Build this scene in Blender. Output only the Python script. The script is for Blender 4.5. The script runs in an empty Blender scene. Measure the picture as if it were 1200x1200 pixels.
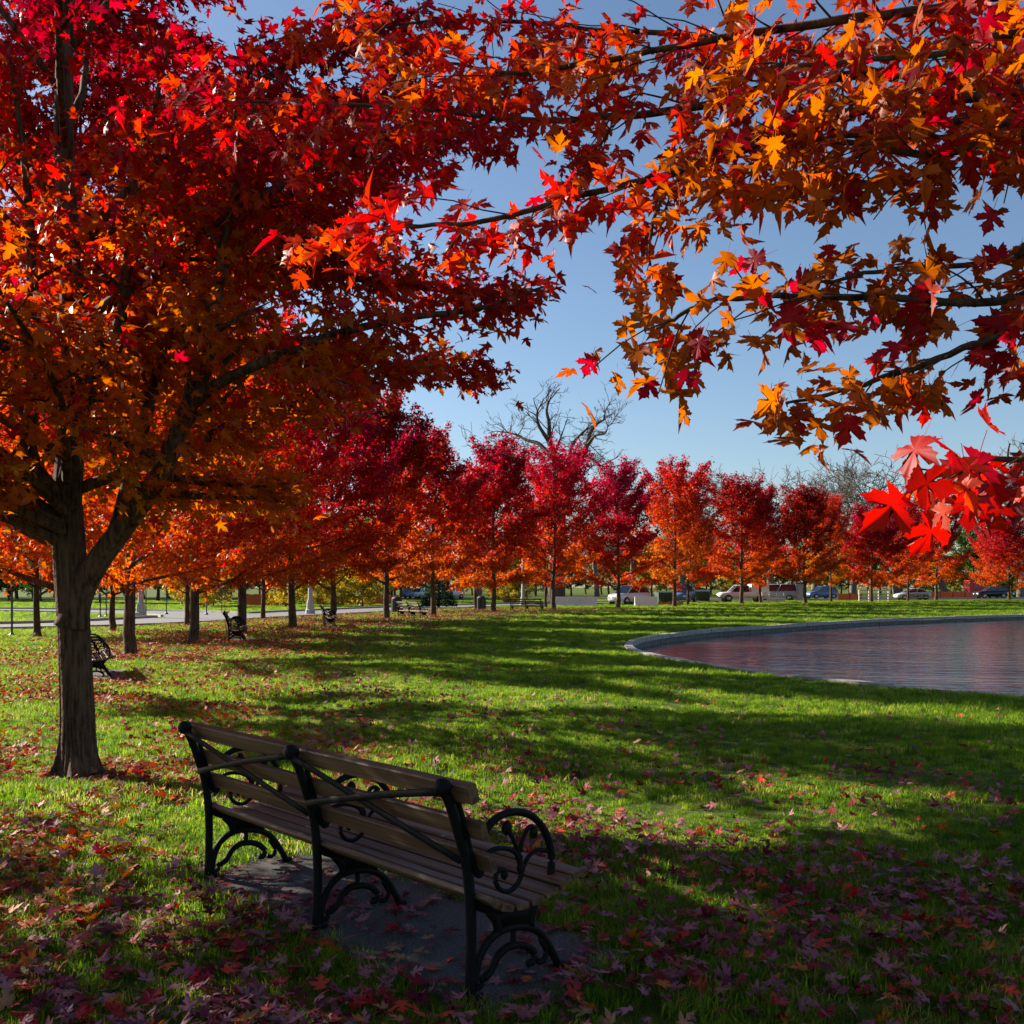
import bpy, math, random
import numpy as np
from mathutils import Vector, Matrix

# ------------------------------------------------------------------ camera, world, sun, exposure
scene = bpy.context.scene
EYE = 1.67
cam_data = bpy.data.cameras.new('camera')
cam = bpy.data.objects.new('camera', cam_data)
scene.collection.objects.link(cam)
cam.location = (0, 0, EYE)
cam.rotation_euler = (math.radians(90), 0, 0)
cam_data.sensor_width = 36
cam_data.lens = 36
cam_data.shift_y = 88 / 1200
cam_data.clip_start = 0.05
cam_data.clip_end = 5000
scene.camera = cam

SUN_AZ, SUN_EL = math.radians(-60), math.radians(25)      # azimuth from +Y towards +X
world = bpy.data.worlds.new('World')
scene.world = world
world.use_nodes = True
wn = world.node_tree
sky = wn.nodes.new('ShaderNodeTexSky')
sky.sky_type = 'NISHITA'
sky.sun_disc = False
sky.sun_elevation = SUN_EL
sky.sun_rotation = SUN_AZ
sky.air_density = 1.0
sky.dust_density = 0.6
sky.ozone_density = 3.0
wn.nodes['Background'].inputs['Strength'].default_value = 0.055
wn.links.new(sky.outputs[0], wn.nodes['Background'].inputs['Color'])

sun_data = bpy.data.lights.new('sun', 'SUN')
sun_data.energy = 5.0
sun_data.angle = math.radians(0.5)
sun_data.color = (1.0, 0.90, 0.76)
sun = bpy.data.objects.new('sun', sun_data)
scene.collection.objects.link(sun)
to_sun = Vector((math.sin(SUN_AZ) * math.cos(SUN_EL), math.cos(SUN_AZ) * math.cos(SUN_EL), math.sin(SUN_EL)))
sun.rotation_euler = (-to_sun).to_track_quat('-Z', 'Y').to_euler()
sun.location = to_sun * 60

scene.view_settings.view_transform = 'Standard'
scene.view_settings.look = 'None'
scene.view_settings.exposure = 1.4
scene.view_settings.gamma = 1.0
scene.view_settings.use_curve_mapping = False
cy = scene.cycles
cy.use_denoising = True
cy.max_bounces = 7
cy.diffuse_bounces = 3
cy.glossy_bounces = 3
cy.transmission_bounces = 5
cy.transparent_max_bounces = 6
cy.caustics_reflective = False
cy.caustics_refractive = False
cy.sample_clamp_indirect = 6

C = scene.collection
rng = np.random.default_rng(7)
random.seed(7)

# ------------------------------------------------------------------ helpers
def mesh_np(name, V, F, mat=None, col=None, smooth=False):
    """V (n,3), F (m,3) or (m,4) integer arrays, col (n,3) point colours"""
    V = np.ascontiguousarray(V, dtype=np.float32)
    F = np.ascontiguousarray(F, dtype=np.int32)
    me = bpy.data.meshes.new(name)
    k = F.shape[1]
    me.vertices.add(len(V)); me.vertices.foreach_set('co', V.ravel())
    me.loops.add(F.size); me.loops.foreach_set('vertex_index', F.ravel())
    me.polygons.add(len(F))
    me.polygons.foreach_set('loop_start', np.arange(0, F.size, k, dtype=np.int32))
    me.polygons.foreach_set('loop_total', np.full(len(F), k, dtype=np.int32))
    if smooth:
        me.polygons.foreach_set('use_smooth', np.ones(len(F), dtype=bool))
    me.update(calc_edges=True)
    if col is not None:
        a = me.attributes.new('tint', 'FLOAT_COLOR', 'POINT')
        c4 = np.ones((len(V), 4), dtype=np.float32); c4[:, :3] = col
        a.data.foreach_set('color', c4.ravel())
    if mat:
        me.materials.append(mat)
    return me

class MB:
    """collects pieces of geometry into one mesh"""
    def __init__(self):
        self.v, self.f, self.n = [], [], 0
    def add(self, V, F):
        V = np.asarray(V, float)
        for f in F:
            self.f.append(tuple(int(i) + self.n for i in f))
        self.v.append(V); self.n += len(V)
        return self
    def box(self, c, s, rz=0.0):
        x, y, z = [q / 2 for q in s]
        V = np.array([(-x,-y,-z),(x,-y,-z),(x,y,-z),(-x,y,-z),(-x,-y,z),(x,-y,z),(x,y,z),(-x,y,z)])
        cs, sn = math.cos(rz), math.sin(rz)
        V = V @ np.array([[cs, sn, 0], [-sn, cs, 0], [0, 0, 1]]) + np.array(c)
        return self.add(V, [(3,2,1,0),(4,5,6,7),(0,1,5,4),(1,2,6,5),(2,3,7,6),(3,0,4,7)])
    def hull8(self, V):
        return self.add(V, [(3,2,1,0),(4,5,6,7),(0,1,5,4),(1,2,6,5),(2,3,7,6),(3,0,4,7)])
    def tube(self, pts, rad, sides=8, flat=None):
        V, F = tube(pts, rad, sides, flat)
        return self.add(V, F)
    def lathe(self, prof, sides=16, c=(0, 0, 0)):
        V = []
        for r, z in prof:
            for k in range(sides):
                a = 2 * math.pi * k / sides
                V.append((c[0] + r * math.cos(a), c[1] + r * math.sin(a), c[2] + z))
        F = []
        for i in range(len(prof) - 1):
            for k in range(sides):
                k2 = (k + 1) % sides
                F.append((i*sides+k, i*sides+k2, (i+1)*sides+k2, (i+1)*sides+k))
        F.append(tuple(range(sides))[::-1]); F.append(tuple((len(prof)-1)*sides + k for k in range(sides)))
        return self.add(V, F)
    def mesh(self, name, mat, smooth=False):
        me = bpy.data.meshes.new(name)
        me.from_pydata(np.concatenate(self.v).tolist(), [], self.f)
        if smooth:
            me.polygons.foreach_set('use_smooth', np.ones(len(me.polygons), dtype=bool))
        me.update()
        if mat: me.materials.append(mat)
        return me

def tube(pts, rad, sides=8, flat=None):
    """swept tube as quads + caps; flat=(wide, thin axis) squashes the section"""
    P = np.asarray(pts, float); n = len(P)
    R = np.full(n, rad, float) if np.isscalar(rad) else np.asarray(rad, float)
    T = np.gradient(P, axis=0); T /= np.linalg.norm(T, axis=1)[:, None] + 1e-12
    ref = np.array([0, 0, 1.0]) if abs(T[:, 2]).mean() < 0.8 else np.array([1.0, 0, 0])
    N = np.cross(T, ref); N /= np.linalg.norm(N, axis=1)[:, None] + 1e-9
    B = np.cross(N, T)
    a = np.arange(sides) * 2 * np.pi / sides
    fa, fb = flat if flat else (1, 1)
    V = P[:, None, :] + R[:, None, None] * (fa * np.cos(a)[None, :, None] * N[:, None, :] + fb * np.sin(a)[None, :, None] * B[:, None, :])
    V = V.reshape(-1, 3)
    i = np.arange(n - 1)[:, None] * sides; k = np.arange(sides)[None, :]; k2 = (k + 1) % sides
    F = np.stack([i + k, i + k2, i + sides + k2, i + sides + k], -1).reshape(-1, 4).tolist()
    F.append(list(range(sides))[::-1]); F.append([(n - 1) * sides + q for q in range(sides)])
    return V, F

def tubes_np(lines, sides=5):
    """many (pts, rad) polylines -> one array mesh (quads, no caps)"""
    Vs, Fs, o = [], [], 0
    for P, R in lines:
        V, F = tube(P, R, sides)
        Vs.append(V); Fs.append(np.array(F[:-2]) + o); o += len(V)
    return np.concatenate(Vs), np.concatenate(Fs)

def spline(pts, m=6):
    """Catmull-Rom through the points"""
    P = np.asarray(pts, float)
    P = np.vstack([2 * P[0] - P[1], P, 2 * P[-1] - P[-2]])
    out = []
    for i in range(1, len(P) - 2):
        for t in np.linspace(0, 1, m, endpoint=False):
            a, b, c, d = P[i-1], P[i], P[i+1], P[i+2]
            out.append(0.5 * (2*b + (c-a)*t + (2*a-5*b+4*c-d)*t*t + (3*b-a-3*c+d)*t**3))
    out.append(P[-2])
    return np.array(out)

def link(name, me, parent=None, loc=(0, 0, 0), rz=0.0):
    o = bpy.data.objects.new(name, me)
    C.objects.link(o)
    o.location = loc; o.rotation_euler = (0, 0, rz)
    if parent: o.parent = parent
    return o

def thing(name, label, cat, loc=(0, 0, 0), rz=0.0, group=None, me=None):
    o = link(name, me, None, loc, rz)
    o['label'] = label; o['category'] = cat
    if group: o['group'] = group
    return o

def structure(name, me):
    o = link(name, me); o['kind'] = 'structure'; return o

def dup(root, loc, rz=0.0, label=None, group=None, scale=None):
    def rec(o, p):
        c = o.copy(); C.objects.link(c); c.parent = p
        for ch in o.children: rec(ch, c)
        return c
    r = rec(root, None)
    r.location = loc; r.rotation_euler = (0, 0, rz)
    if label: r['label'] = label
    if group: r['group'] = group
    if scale: r.scale = scale
    return r

def at(u, v, d):
    """a point seen at pixel (u,v) of the 1200 px photograph, d metres in front of the eye"""
    return np.array([(u - 600) / 1200 * d, d, EYE - (v - 688) / 1200 * d])

ORD = ['first', 'second', 'third', 'fourth', 'fifth', 'sixth', 'seventh', 'eighth', 'ninth', 'tenth', 'eleventh', 'twelfth',
       'thirteenth', 'fourteenth', 'fifteenth', 'sixteenth', 'seventeenth', 'eighteenth', 'nineteenth', 'twentieth']

# ------------------------------------------------------------------ materials
def nodes_of(name):
    m = bpy.data.materials.new(name); m.use_nodes = True
    nt = m.node_tree
    return m, nt, nt.nodes['Principled BSDF'], nt.nodes['Material Output']

def add(nt, kind, **kw):
    n = nt.nodes.new(kind)
    for k, v in kw.items():
        if k in n.inputs: n.inputs[k].default_value = v
        else: setattr(n, k, v)
    return n

def ramp(nt, src, stops):
    r = nt.nodes.new('ShaderNodeValToRGB')
    el = r.color_ramp.elements
    while len(el) < len(stops): el.new(0.5)
    for e, (p, c) in zip(el, stops):
        e.position = p; e.color = (*c, 1)
    nt.links.new(src, r.inputs[0])
    return r.outputs[0]

def noise(nt, scale, detail=4.0, rough=0.55, coord='Object', stretch=None):
    tc = nt.nodes.new('ShaderNodeTexCoord')
    n = add(nt, 'ShaderNodeTexNoise', Scale=scale, Detail=detail, Roughness=rough)
    src = tc.outputs[coord]
    if stretch:
        mp = nt.nodes.new('ShaderNodeMapping'); mp.inputs['Scale'].default_value = stretch
        nt.links.new(src, mp.inputs[0]); src = mp.outputs[0]
    nt.links.new(src, n.inputs['Vector'])
    return n.outputs['Fac']

def bump(nt, bsdf, src, strength, dist):
    b = add(nt, 'ShaderNodeBump', Strength=strength, Distance=dist)
    nt.links.new(src, b.inputs['Height']); nt.links.new(b.outputs[0], bsdf.inputs['Normal'])

def simple(name, stops, scale=6.0, rough=0.6, metal=0.0, bmp=0.3, bdist=0.01, stretch=None, spec=0.5, detail=5.0):
    m, nt, b, out = nodes_of(name)
    f = noise(nt, scale, detail, stretch=stretch)
    n = len(stops)
    nt.links.new(ramp(nt, f, [(0.3 + 0.4 * i / max(1, n - 1), c) for i, c in enumerate(stops)]), b.inputs['Base Color'])
    b.inputs['Roughness'].default_value = rough; b.inputs['Metallic'].default_value = metal
    b.inputs['Specular IOR Level'].default_value = spec
    if bmp: bump(nt, b, f, bmp, bdist)
    return m

def leaf_material(name, trans=0.56, rough=0.48, spec=0.27, shift=0.0, boost=1.5, sat=1.05):
    m, nt, b, out = nodes_of(name)
    at_ = add(nt, 'ShaderNodeAttribute', attribute_name='tint')
    col = at_.outputs['Color']
    oi = nt.nodes.new('ShaderNodeObjectInfo')
    if shift:
        hs = add(nt, 'ShaderNodeHueSaturation')
        mr = add(nt, 'ShaderNodeMapRange'); mr.inputs[3].default_value = 0.5 - shift; mr.inputs[4].default_value = 0.5 + shift
        nt.links.new(oi.outputs['Random'], mr.inputs[0]); nt.links.new(mr.outputs[0], hs.inputs['Hue'])
        nt.links.new(col, hs.inputs['Color']); col = hs.outputs[0]
    # faint blotches on the blades
    f = noise(nt, 45.0, 3.0)
    mx = add(nt, 'ShaderNodeMixRGB', blend_type='MULTIPLY'); mx.inputs[0].default_value = 1
    nt.links.new(col, mx.inputs[1]); nt.links.new(ramp(nt, f, [(0.3, (0.62, 0.62, 0.62)), (0.7, (1.15, 1.15, 1.15))]), mx.inputs[2])
    col = mx.outputs[0]
    nt.links.new(col, b.inputs['Base Color'])
    b.inputs['Roughness'].default_value = rough
    b.inputs['Specular IOR Level'].default_value = spec
    tr = nt.nodes.new('ShaderNodeBsdfTranslucent')
    h2 = add(nt, 'ShaderNodeHueSaturation', Saturation=sat, Value=boost)
    nt.links.new(col, h2.inputs['Color']); nt.links.new(h2.outputs[0], tr.inputs['Color'])
    ms = nt.nodes.new('ShaderNodeMixShader'); ms.inputs[0].default_value = trans
    nt.links.new(b.outputs[0], ms.inputs[1]); nt.links.new(tr.outputs[0], ms.inputs[2])
    nt.links.new(ms.outputs[0], out.inputs['Surface'])
    return m

M = {}
M['leaf'] = leaf_material('maple_leaf')
M['row_leaf'] = leaf_material('row_maple_leaf', shift=0.010)
M['fallen'] = leaf_material('fallen_leaf', trans=0.2, rough=0.62, spec=0.2, boost=1.2)

def bark_material(name, dark, light, sc=1.0, b_=1.0):
    m, nt, b, out = nodes_of(name)
    f1 = noise(nt, 26 * sc, 9, 0.68, stretch=(1, 1, 0.13))
    f2 = noise(nt, 3.0 * sc, 5, 0.6)
    mxx = add(nt, 'ShaderNodeMath', operation='MULTIPLY_ADD'); mxx.inputs[1].default_value = 0.75
    nt.links.new(f1, mxx.inputs[0]); 
    m2 = add(nt, 'ShaderNodeMath', operation='MULTIPLY'); m2.inputs[1].default_value = 0.25
    nt.links.new(f2, m2.inputs[0]); nt.links.new(m2.outputs[0], mxx.inputs[2])
    nt.links.new(ramp(nt, mxx.outputs[0], [(0.40, dark), (0.5, tuple((a + c) / 2 for a, c in zip(dark, light))), (0.61, light)]), b.inputs['Base Color'])
    b.inputs['Roughness'].default_value = 0.9
    b.inputs['Specular IOR Level'].default_value = 0.2
    bump(nt, b, f1, b_, 0.03)
    return m
M['bark'] = bark_material('maple_bark', (0.022, 0.013, 0.008), (0.155, 0.100, 0.060))
M['old_bark'] = bark_material('old_tree_bark', (0.035, 0.028, 0.022), (0.11, 0.09, 0.07), 0.4)

# grass blades: colour drifts from tuft to tuft
m, nt, b, out = nodes_of('grass_blade')
oi = nt.nodes.new('ShaderNodeObjectInfo')
f = noise(nt, 0.35, 4, coord='Object')
c1 = ramp(nt, oi.outputs['Random'], [(0.0, (0.038, 0.088, 0.007)), (0.5, (0.080, 0.142, 0.010)), (0.9, (0.14, 0.19, 0.018)), (1.0, (0.26, 0.23, 0.06))])
nt.links.new(c1, b.inputs['Base Color'])
b.inputs['Roughness'].default_value = 0.5; b.inputs['Specular IOR Level'].default_value = 0.12
tr = nt.nodes.new('ShaderNodeBsdfTranslucent')
h2 = add(nt, 'ShaderNodeHueSaturation', Saturation=1.05, Value=3.0)
nt.links.new(c1, h2.inputs['Color']); nt.links.new(h2.outputs[0], tr.inputs['Color'])
ms = nt.nodes.new('ShaderNodeMixShader'); ms.inputs[0].default_value = 0.5
nt.links.new(b.outputs[0], ms.inputs[1]); nt.links.new(tr.outputs[0], ms.inputs[2]); nt.links.new(ms.outputs[0], out.inputs['Surface'])
M['grass'] = m

m, nt, b, out = nodes_of('lawn_soil')
f1 = noise(nt, 0.22, 5); f2 = noise(nt, 9.0, 6, 0.7)
g = ramp(nt, f2, [(0.28, (0.025, 0.042, 0.007)), (0.5, (0.065, 0.105, 0.012)), (0.72, (0.13, 0.165, 0.025))])
br = ramp(nt, f2, [(0.3, (0.05, 0.065, 0.012)), (0.55, (0.10, 0.125, 0.018)), (0.75, (0.18, 0.17, 0.04))])
mx = add(nt, 'ShaderNodeMixRGB'); nt.links.new(ramp(nt, f1, [(0.42, (0, 0, 0)), (0.62, (1, 1, 1))]), mx.inputs[0])
nt.links.new(g, mx.inputs[1]); nt.links.new(br, mx.inputs[2]); nt.links.new(mx.outputs[0], b.inputs['Base Color'])
b.inputs['Roughness'].default_value = 0.9; b.inputs['Specular IOR Level'].default_value = 0.1
bump(nt, b, f2, 0.8, 0.05)
M['lawn'] = m

m, nt, b, out = nodes_of('pond_water')
b.inputs['Base Color'].default_value = (0.05, 0.038, 0.034, 1)
b.inputs['Roughness'].default_value = 0.06; b.inputs['IOR'].default_value = 1.333
w1 = noise(nt, 2.6, 3, 0.55, stretch=(0.45, 1.0, 1)); w2 = noise(nt, 11, 3, 0.5, stretch=(0.5, 1.0, 1))
sm = add(nt, 'ShaderNodeMath', operation='MULTIPLY_ADD'); sm.inputs[1].default_value = 0.18
nt.links.new(w2, sm.inputs[0]); nt.links.new(w1, sm.inputs[2])
bump(nt, b, sm.outputs[0], 0.9, 0.042)
M['water'] = m

M['asphalt'] = simple('asphalt', [(0.10, 0.10, 0.105), (0.20, 0.20, 0.205)], 30, 0.85, bmp=0.4, bdist=0.005)
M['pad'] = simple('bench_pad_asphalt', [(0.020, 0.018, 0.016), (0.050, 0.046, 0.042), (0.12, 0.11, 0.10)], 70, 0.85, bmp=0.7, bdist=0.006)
M['concrete'] = simple('kerb_concrete', [(0.30, 0.27, 0.23), (0.45, 0.41, 0.36)], 12, 0.85)
M['stone'] = simple('pond_stone', [(0.07, 0.068, 0.065), (0.17, 0.16, 0.15)], 5, 0.8, bmp=0.5, bdist=0.02)
M['stone_top'] = simple('coping_stone', [(0.20, 0.18, 0.16), (0.42, 0.38, 0.33)], 7, 0.8, bmp=0.4, bdist=0.01)
M['iron'] = simple('black_cast_iron', [(0.004, 0.004, 0.004), (0.009, 0.009, 0.009)], 40, 0.6, bmp=0.25, bdist=0.002, spec=0.15)
M['wood'] = simple('weathered_bench_wood', [(0.035, 0.017, 0.007), (0.11, 0.055, 0.023), (0.20, 0.11, 0.05)], 9, 0.6, bmp=0.7, bdist=0.004, stretch=(0.12, 4, 4))
M['steel'] = simple('dark_steel', [(0.02, 0.022, 0.02), (0.04, 0.042, 0.04)], 20, 0.5)
M['tyre'] = simple('tyre_rubber', [(0.012, 0.012, 0.012), (0.025, 0.025, 0.025)], 20, 0.8)
M['rim'] = simple('wheel_rim', [(0.35, 0.35, 0.36), (0.5, 0.5, 0.5)], 10, 0.35, 0.8, bmp=0)
M['glass'] = simple('car_glass', [(0.012, 0.014, 0.018), (0.02, 0.023, 0.028)], 2, 0.05, bmp=0, spec=0.9)
M['headlight'] = simple('headlight_lens', [(0.6, 0.6, 0.58), (0.8, 0.8, 0.8)], 10, 0.1, bmp=0)
M['taillight'] = simple('taillight_lens', [(0.35, 0.01, 0.01), (0.5, 0.02, 0.02)], 10, 0.15, bmp=0)
def paint(n, c, r=0.25):
    return simple(n, [tuple(x * 0.85 for x in c), c], 1.5, r, bmp=0)
M['white'] = paint('white_paint', (0.78, 0.78, 0.76))
M['silver'] = paint('silver_paint', (0.50, 0.53, 0.57))
M['navy'] = paint('navy_paint', (0.012, 0.016, 0.035))
M['green_paint'] = paint('green_paint', (0.03, 0.16, 0.06))
M['blue_paint'] = paint('blue_paint', (0.10, 0.17, 0.34))
M['red_paint'] = paint('red_paint', (0.55, 0.03, 0.025), 0.5)
M['grey_paint'] = paint('grey_paint', (0.30, 0.32, 0.36))
M['container'] = simple('dark_green_steel', [(0.02, 0.05, 0.025), (0.035, 0.075, 0.04)], 3, 0.6)
M['orange_net'] = simple('orange_net', [(0.60, 0.10, 0.02), (0.72, 0.16, 0.04)], 8, 0.6, bmp=0)
M['lamp_concrete'] = simple('lamp_post_concrete', [(0.33, 0.32, 0.31), (0.46, 0.45, 0.43)], 15, 0.8)
M['globe'] = simple('milk_glass', [(0.7, 0.7, 0.66), (0.78, 0.78, 0.75)], 5, 0.3, bmp=0)
M['picket'] = simple('pale_barrier_board', [(0.55, 0.48, 0.42), (0.75, 0.68, 0.6)], 10, 0.7, bmp=0)
M['sign_white'] = simple('sign_white', [(0.75, 0.75, 0.75), (0.82, 0.82, 0.82)], 10, 0.5, bmp=0)

# ------------------------------------------------------------------ pond outline, ground
pond_pts = [(7.7, 15.4), (5.2, 18.7), (4.0, 22.0), (3.15, 26), (3.26, 29.5), (4.2, 33.4), (7.0, 39.0), (10.5, 43.4), (18.8, 52.5), (31, 61.5),
            (45, 67), (63, 69), (82, 64), (93, 49), (90, 31), (75, 18), (55, 11.5), (35, 9.3), (20, 10.0), (12, 12.4)]
pp = np.array(pond_pts + pond_pts[:1], float)
ext = np.vstack([pp[-3:-1], pp, pp[1:3]])
pond = spline(ext, 10)
pond = pond[20:20 + 10 * len(pond_pts)]
# resample evenly
seg = np.linalg.norm(np.diff(np.vstack([pond, pond[:1]]), axis=0), axis=1)
acc = np.concatenate([[0], np.cumsum(seg)])
PER = acc[-1]
NP_ = 216
loop = np.vstack([pond, pond[:1]])
tt = np.linspace(0, PER, NP_, endpoint=False)
pond = np.stack([np.interp(tt, acc, loop[:, 0]), np.interp(tt, acc, loop[:, 1])], 1)
tang = np.roll(pond, -1, 0) - np.roll(pond, 1, 0); tang /= np.linalg.norm(tang, axis=1)[:, None]
area = 0.5 * np.sum(pond[:, 0] * np.roll(pond[:, 1], -1) - pond[:, 1] * np.roll(pond[:, 0], -1))
outn = np.stack([tang[:, 1], -tang[:, 0]], 1) * (1 if area > 0 else -1)      # outward normal

def in_poly(x, y, poly):
    inside = np.zeros(len(x), bool); n = len(poly); j = n - 1
    for i in range(n):
        xi, yi = poly[i]; xj, yj = poly[j]
        c = ((yi > y) != (yj > y)) & (x < (xj - xi) * (y - yi) / (yj - yi + 1e-12) + xi)
        inside ^= c; j = i
    return inside

ctr = pond.mean(0)
ring_t = [0.0] + list(np.geomspace(0.002, 1, 34))
Vg = []
ang = np.arctan2(pond[:, 1] - ctr[1], pond[:, 0] - ctr[0])
far = np.stack([ctr[0] + 2500 * np.cos(ang), ctr[1] + 2500 * np.sin(ang)], 1)
for t in ring_t:
    q = pond + outn * 0.02 + (far - pond) * t
    Vg.append(np.column_stack([q, np.zeros(NP_)]))
Vg = np.vstack(Vg)
Fg = []
for i in range(len(ring_t) - 1):
    k = np.arange(NP_); k2 = (k + 1) % NP_
    Fg.append(np.stack([i*NP_+k, i*NP_+k2, (i+1)*NP_+k2, (i+1)*NP_+k], 1))
Fg = np.vstack(Fg)
if area > 0: Fg = Fg[:, ::-1]
ground = structure('lawn_ground', mesh_np('lawn_ground', Vg, Fg, M['lawn'], smooth=True))

WATER_Z = -0.27
inner = pond - outn * 0.55
wc = inner.mean(0)
Vw = np.vstack([np.column_stack([pond - outn * 0.20, np.full(NP_, WATER_Z)]), [[wc[0], wc[1], WATER_Z]]])
k = np.arange(NP_); k2 = (k + 1) % NP_
Fw = np.stack([k, k2, np.full(NP_, NP_)], 1)
if area < 0: Fw = Fw[:, ::-1]
structure('pond_water', mesh_np('pond_water', Vw, Fw, M['water']))

wall = thing('pond_wall', 'low curved stone wall with pale coping around the pond', 'pond wall', (0, 0, 0))
srng = np.random.default_rng(3)
for course, (zt, zb, o0, o1, mat, nm) in enumerate([(0.045, -0.10, 0.0, 0.22, 'stone_top', 'coping_stone'), (-0.108, -0.75, 0.03, 0.19, 'stone', 'wall_stone')]):
    step = 2
    for i in range(0, NP_, step):
        s = i + (course % 2)
        n_ = s + step
        a, b_, c_ = pond[s % NP_], pond[(s + 1) % NP_], pond[n_ % NP_]
        na, nb, nc = outn[s % NP_], outn[(s + 1) % NP_], outn[n_ % NP_]
        g_ = 0.012
        ta = (b_ - a) / np.linalg.norm(b_ - a); tc = (c_ - b_) / np.linalg.norm(c_ - b_)
        dz = srng.uniform(-0.012, 0.012); do = srng.uniform(-0.015, 0.015)
        rows = [(a + ta * g_, na), (b_, nb), (c_ - tc * g_, nc)]
        V = []
        for p_, n2 in rows:
            for off, z in ((o0 + do, zt + dz), (o1 + do, zt + dz), (o1 + do + 0.012, zb), (o0 + do, zb)):
                q = p_ - n2 * off
                V.append((q[0], q[1], z))
        F = []
        for r_ in range(2):
            for e in range(4):
                e2 = (e + 1) % 4
                F.append((r_*4+e, r_*4+e2, (r_+1)*4+e2, (r_+1)*4+e))
        F += [(3, 2, 1, 0), (8, 9, 10, 11)]
        me = bpy.data.meshes.new(nm); me.from_pydata(V, [], F); me.materials.append(M[mat]); me.update()
        link(nm, me, wall)

# ------------------------------------------------------------------ roads and kerbs
def strip(center, width, z, name, mat, kerbs=True, skip=None):
    c = spline(center, 10)
    t = np.gradient(c, axis=0); t /= np.linalg.norm(t, axis=1)[:, None]
    n = np.stack([-t[:, 1], t[:, 0]], 1)
    L, R = c + n * width / 2, c - n * width / 2
    V = np.vstack([np.column_stack([L, np.full(len(L), z)]), np.column_stack([R, np.full(len(R), z)])])
    m_ = len(c); k = np.arange(m_ - 1)
    F = np.stack([k, k + m_, k + m_ + 1, k + 1], 1)
    structure(name, mesh_np(name, V, F, M[mat]))
    if kerbs:
        for side, E_ in ((1, L), (-1, R)):
            mb = MB()
            q0, q1 = E_, E_ + side * n * 0.16
            keep = np.ones(len(E_), bool) if skip is None else ~in_poly(E_[:, 0], E_[:, 1], skip)
            for i in range(m_ - 1):
                if not (keep[i] and keep[i + 1]): continue
                mb.hull8([(*q0[i], -0.05), (*q0[i+1], -0.05), (*q1[i+1], -0.05), (*q1[i], -0.05),
                          (*q0[i], 0.13), (*q0[i+1], 0.13), (*q1[i+1], 0.13), (*q1[i], 0.13)])
            o = link('kerb', mb.mesh('kerb', M['concrete'])); o['kind'] = 'structure'
    return np.vstack([L, R[::-1]])

main_line = [(-75, 29), (-45, 35), (-28, 40), (-20.5, 43.5), (-17.5, 48.5), (-16, 55), (-13.5, 62), (-11, 71), (-6, 84), (2, 98), (12, 111), (24, 122), (40, 133),
             (62, 145), (92, 156), (150, 168), (260, 178)]
side_line = [(-110, 84), (-60, 79), (-40, 75), (-28, 69.5), (-20, 63), (-15.5, 57)]
def band(line, w):
    c = spline(line, 10); t = np.gradient(c, axis=0); t /= np.linalg.norm(t, axis=1)[:, None]
    n = np.stack([-t[:, 1], t[:, 0]], 1)
    return np.vstack([c + n * w, (c - n * w)[::-1]])
road_poly = strip(main_line, 7.0, 0.008, 'park_road', 'asphalt', True, band(side_line, 3.2))
side_poly = strip(side_line, 6.4, 0.004, 'side_road', 'asphalt', True, band(main_line, 3.6))

# ------------------------------------------------------------------ leaf shapes
half = [(0.0, 0.0), (0.08, -0.04), (0.20, -0.01), (0.37, 0.00), (0.27, 0.11), (0.19, 0.20), (0.36, 0.27), (0.43, 0.37), (0.58, 0.60), (0.40, 0.55), (0.30, 0.54),
        (0.11, 0.42), (0.12, 0.58), (0.26, 0.76), (0.13, 0.78), (0.09, 0.88), (0.0, 1.10)]
fine_half = [(0, 0), (0.07, -0.05), (0.16, -0.02), (0.22, -0.06), (0.27, 0.01), (0.41, -0.01), (0.34, 0.08), (0.29, 0.14), (0.19, 0.22), (0.33, 0.24), (0.38, 0.31), (0.51, 0.34),
             (0.49, 0.43), (0.63, 0.60), (0.49, 0.57), (0.43, 0.63), (0.36, 0.55), (0.25, 0.54), (0.12, 0.43), (0.13, 0.56), (0.23, 0.63), (0.20, 0.70), (0.31, 0.81),
             (0.19, 0.80), (0.15, 0.89), (0.07, 0.93), (0, 1.13)]
def leaf_template(points, cup=0.18, droop=0.25, petiole=0.0, asym=0.0):
    h = np.array(points)
    right = h; left = h[1:-1][::-1] * np.array([-1, 1])
    o = np.vstack([right, left])
    o[:, 0] *= 1 + asym * np.sign(o[:, 0]) * 0.2
    V2 = np.vstack([[(0, 0.36)], o])
    z = cup * np.abs(V2[:, 0]) - droop * (V2[:, 1] - 0.3) ** 2 + 0.10 * np.sin(V2[:, 0] * 7 + asym * 5) * np.abs(V2[:, 0])
    V = np.column_stack([V2, z])
    n = len(o); k = np.arange(n)
    F = np.stack([np.zeros(n, int), k + 1, (k + 1) % n + 1], 1)
    if petiole:
        b0 = len(V); z0 = V[1][2]
        V = np.vstack([V, [(-0.011, 0.02, z0), (0.011, 0.02, z0), (0.009, -petiole * 0.5, z0 + 0.04), (-0.009, -petiole * 0.5, z0 + 0.04),
                           (0.008, -petiole, z0 + 0.10), (-0.008, -petiole, z0 + 0.10)]])
        F = np.vstack([F, [(b0, b0+1, b0+2), (b0, b0+2, b0+3), (b0+3, b0+2, b0+4), (b0+3, b0+4, b0+5)]])
    return V, F
mid_half = [(0.0, 0.0), (0.35, 0.01), (0.20, 0.20), (0.57, 0.57), (0.13, 0.43), (0.20, 0.74), (0.0, 1.05)]
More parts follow.
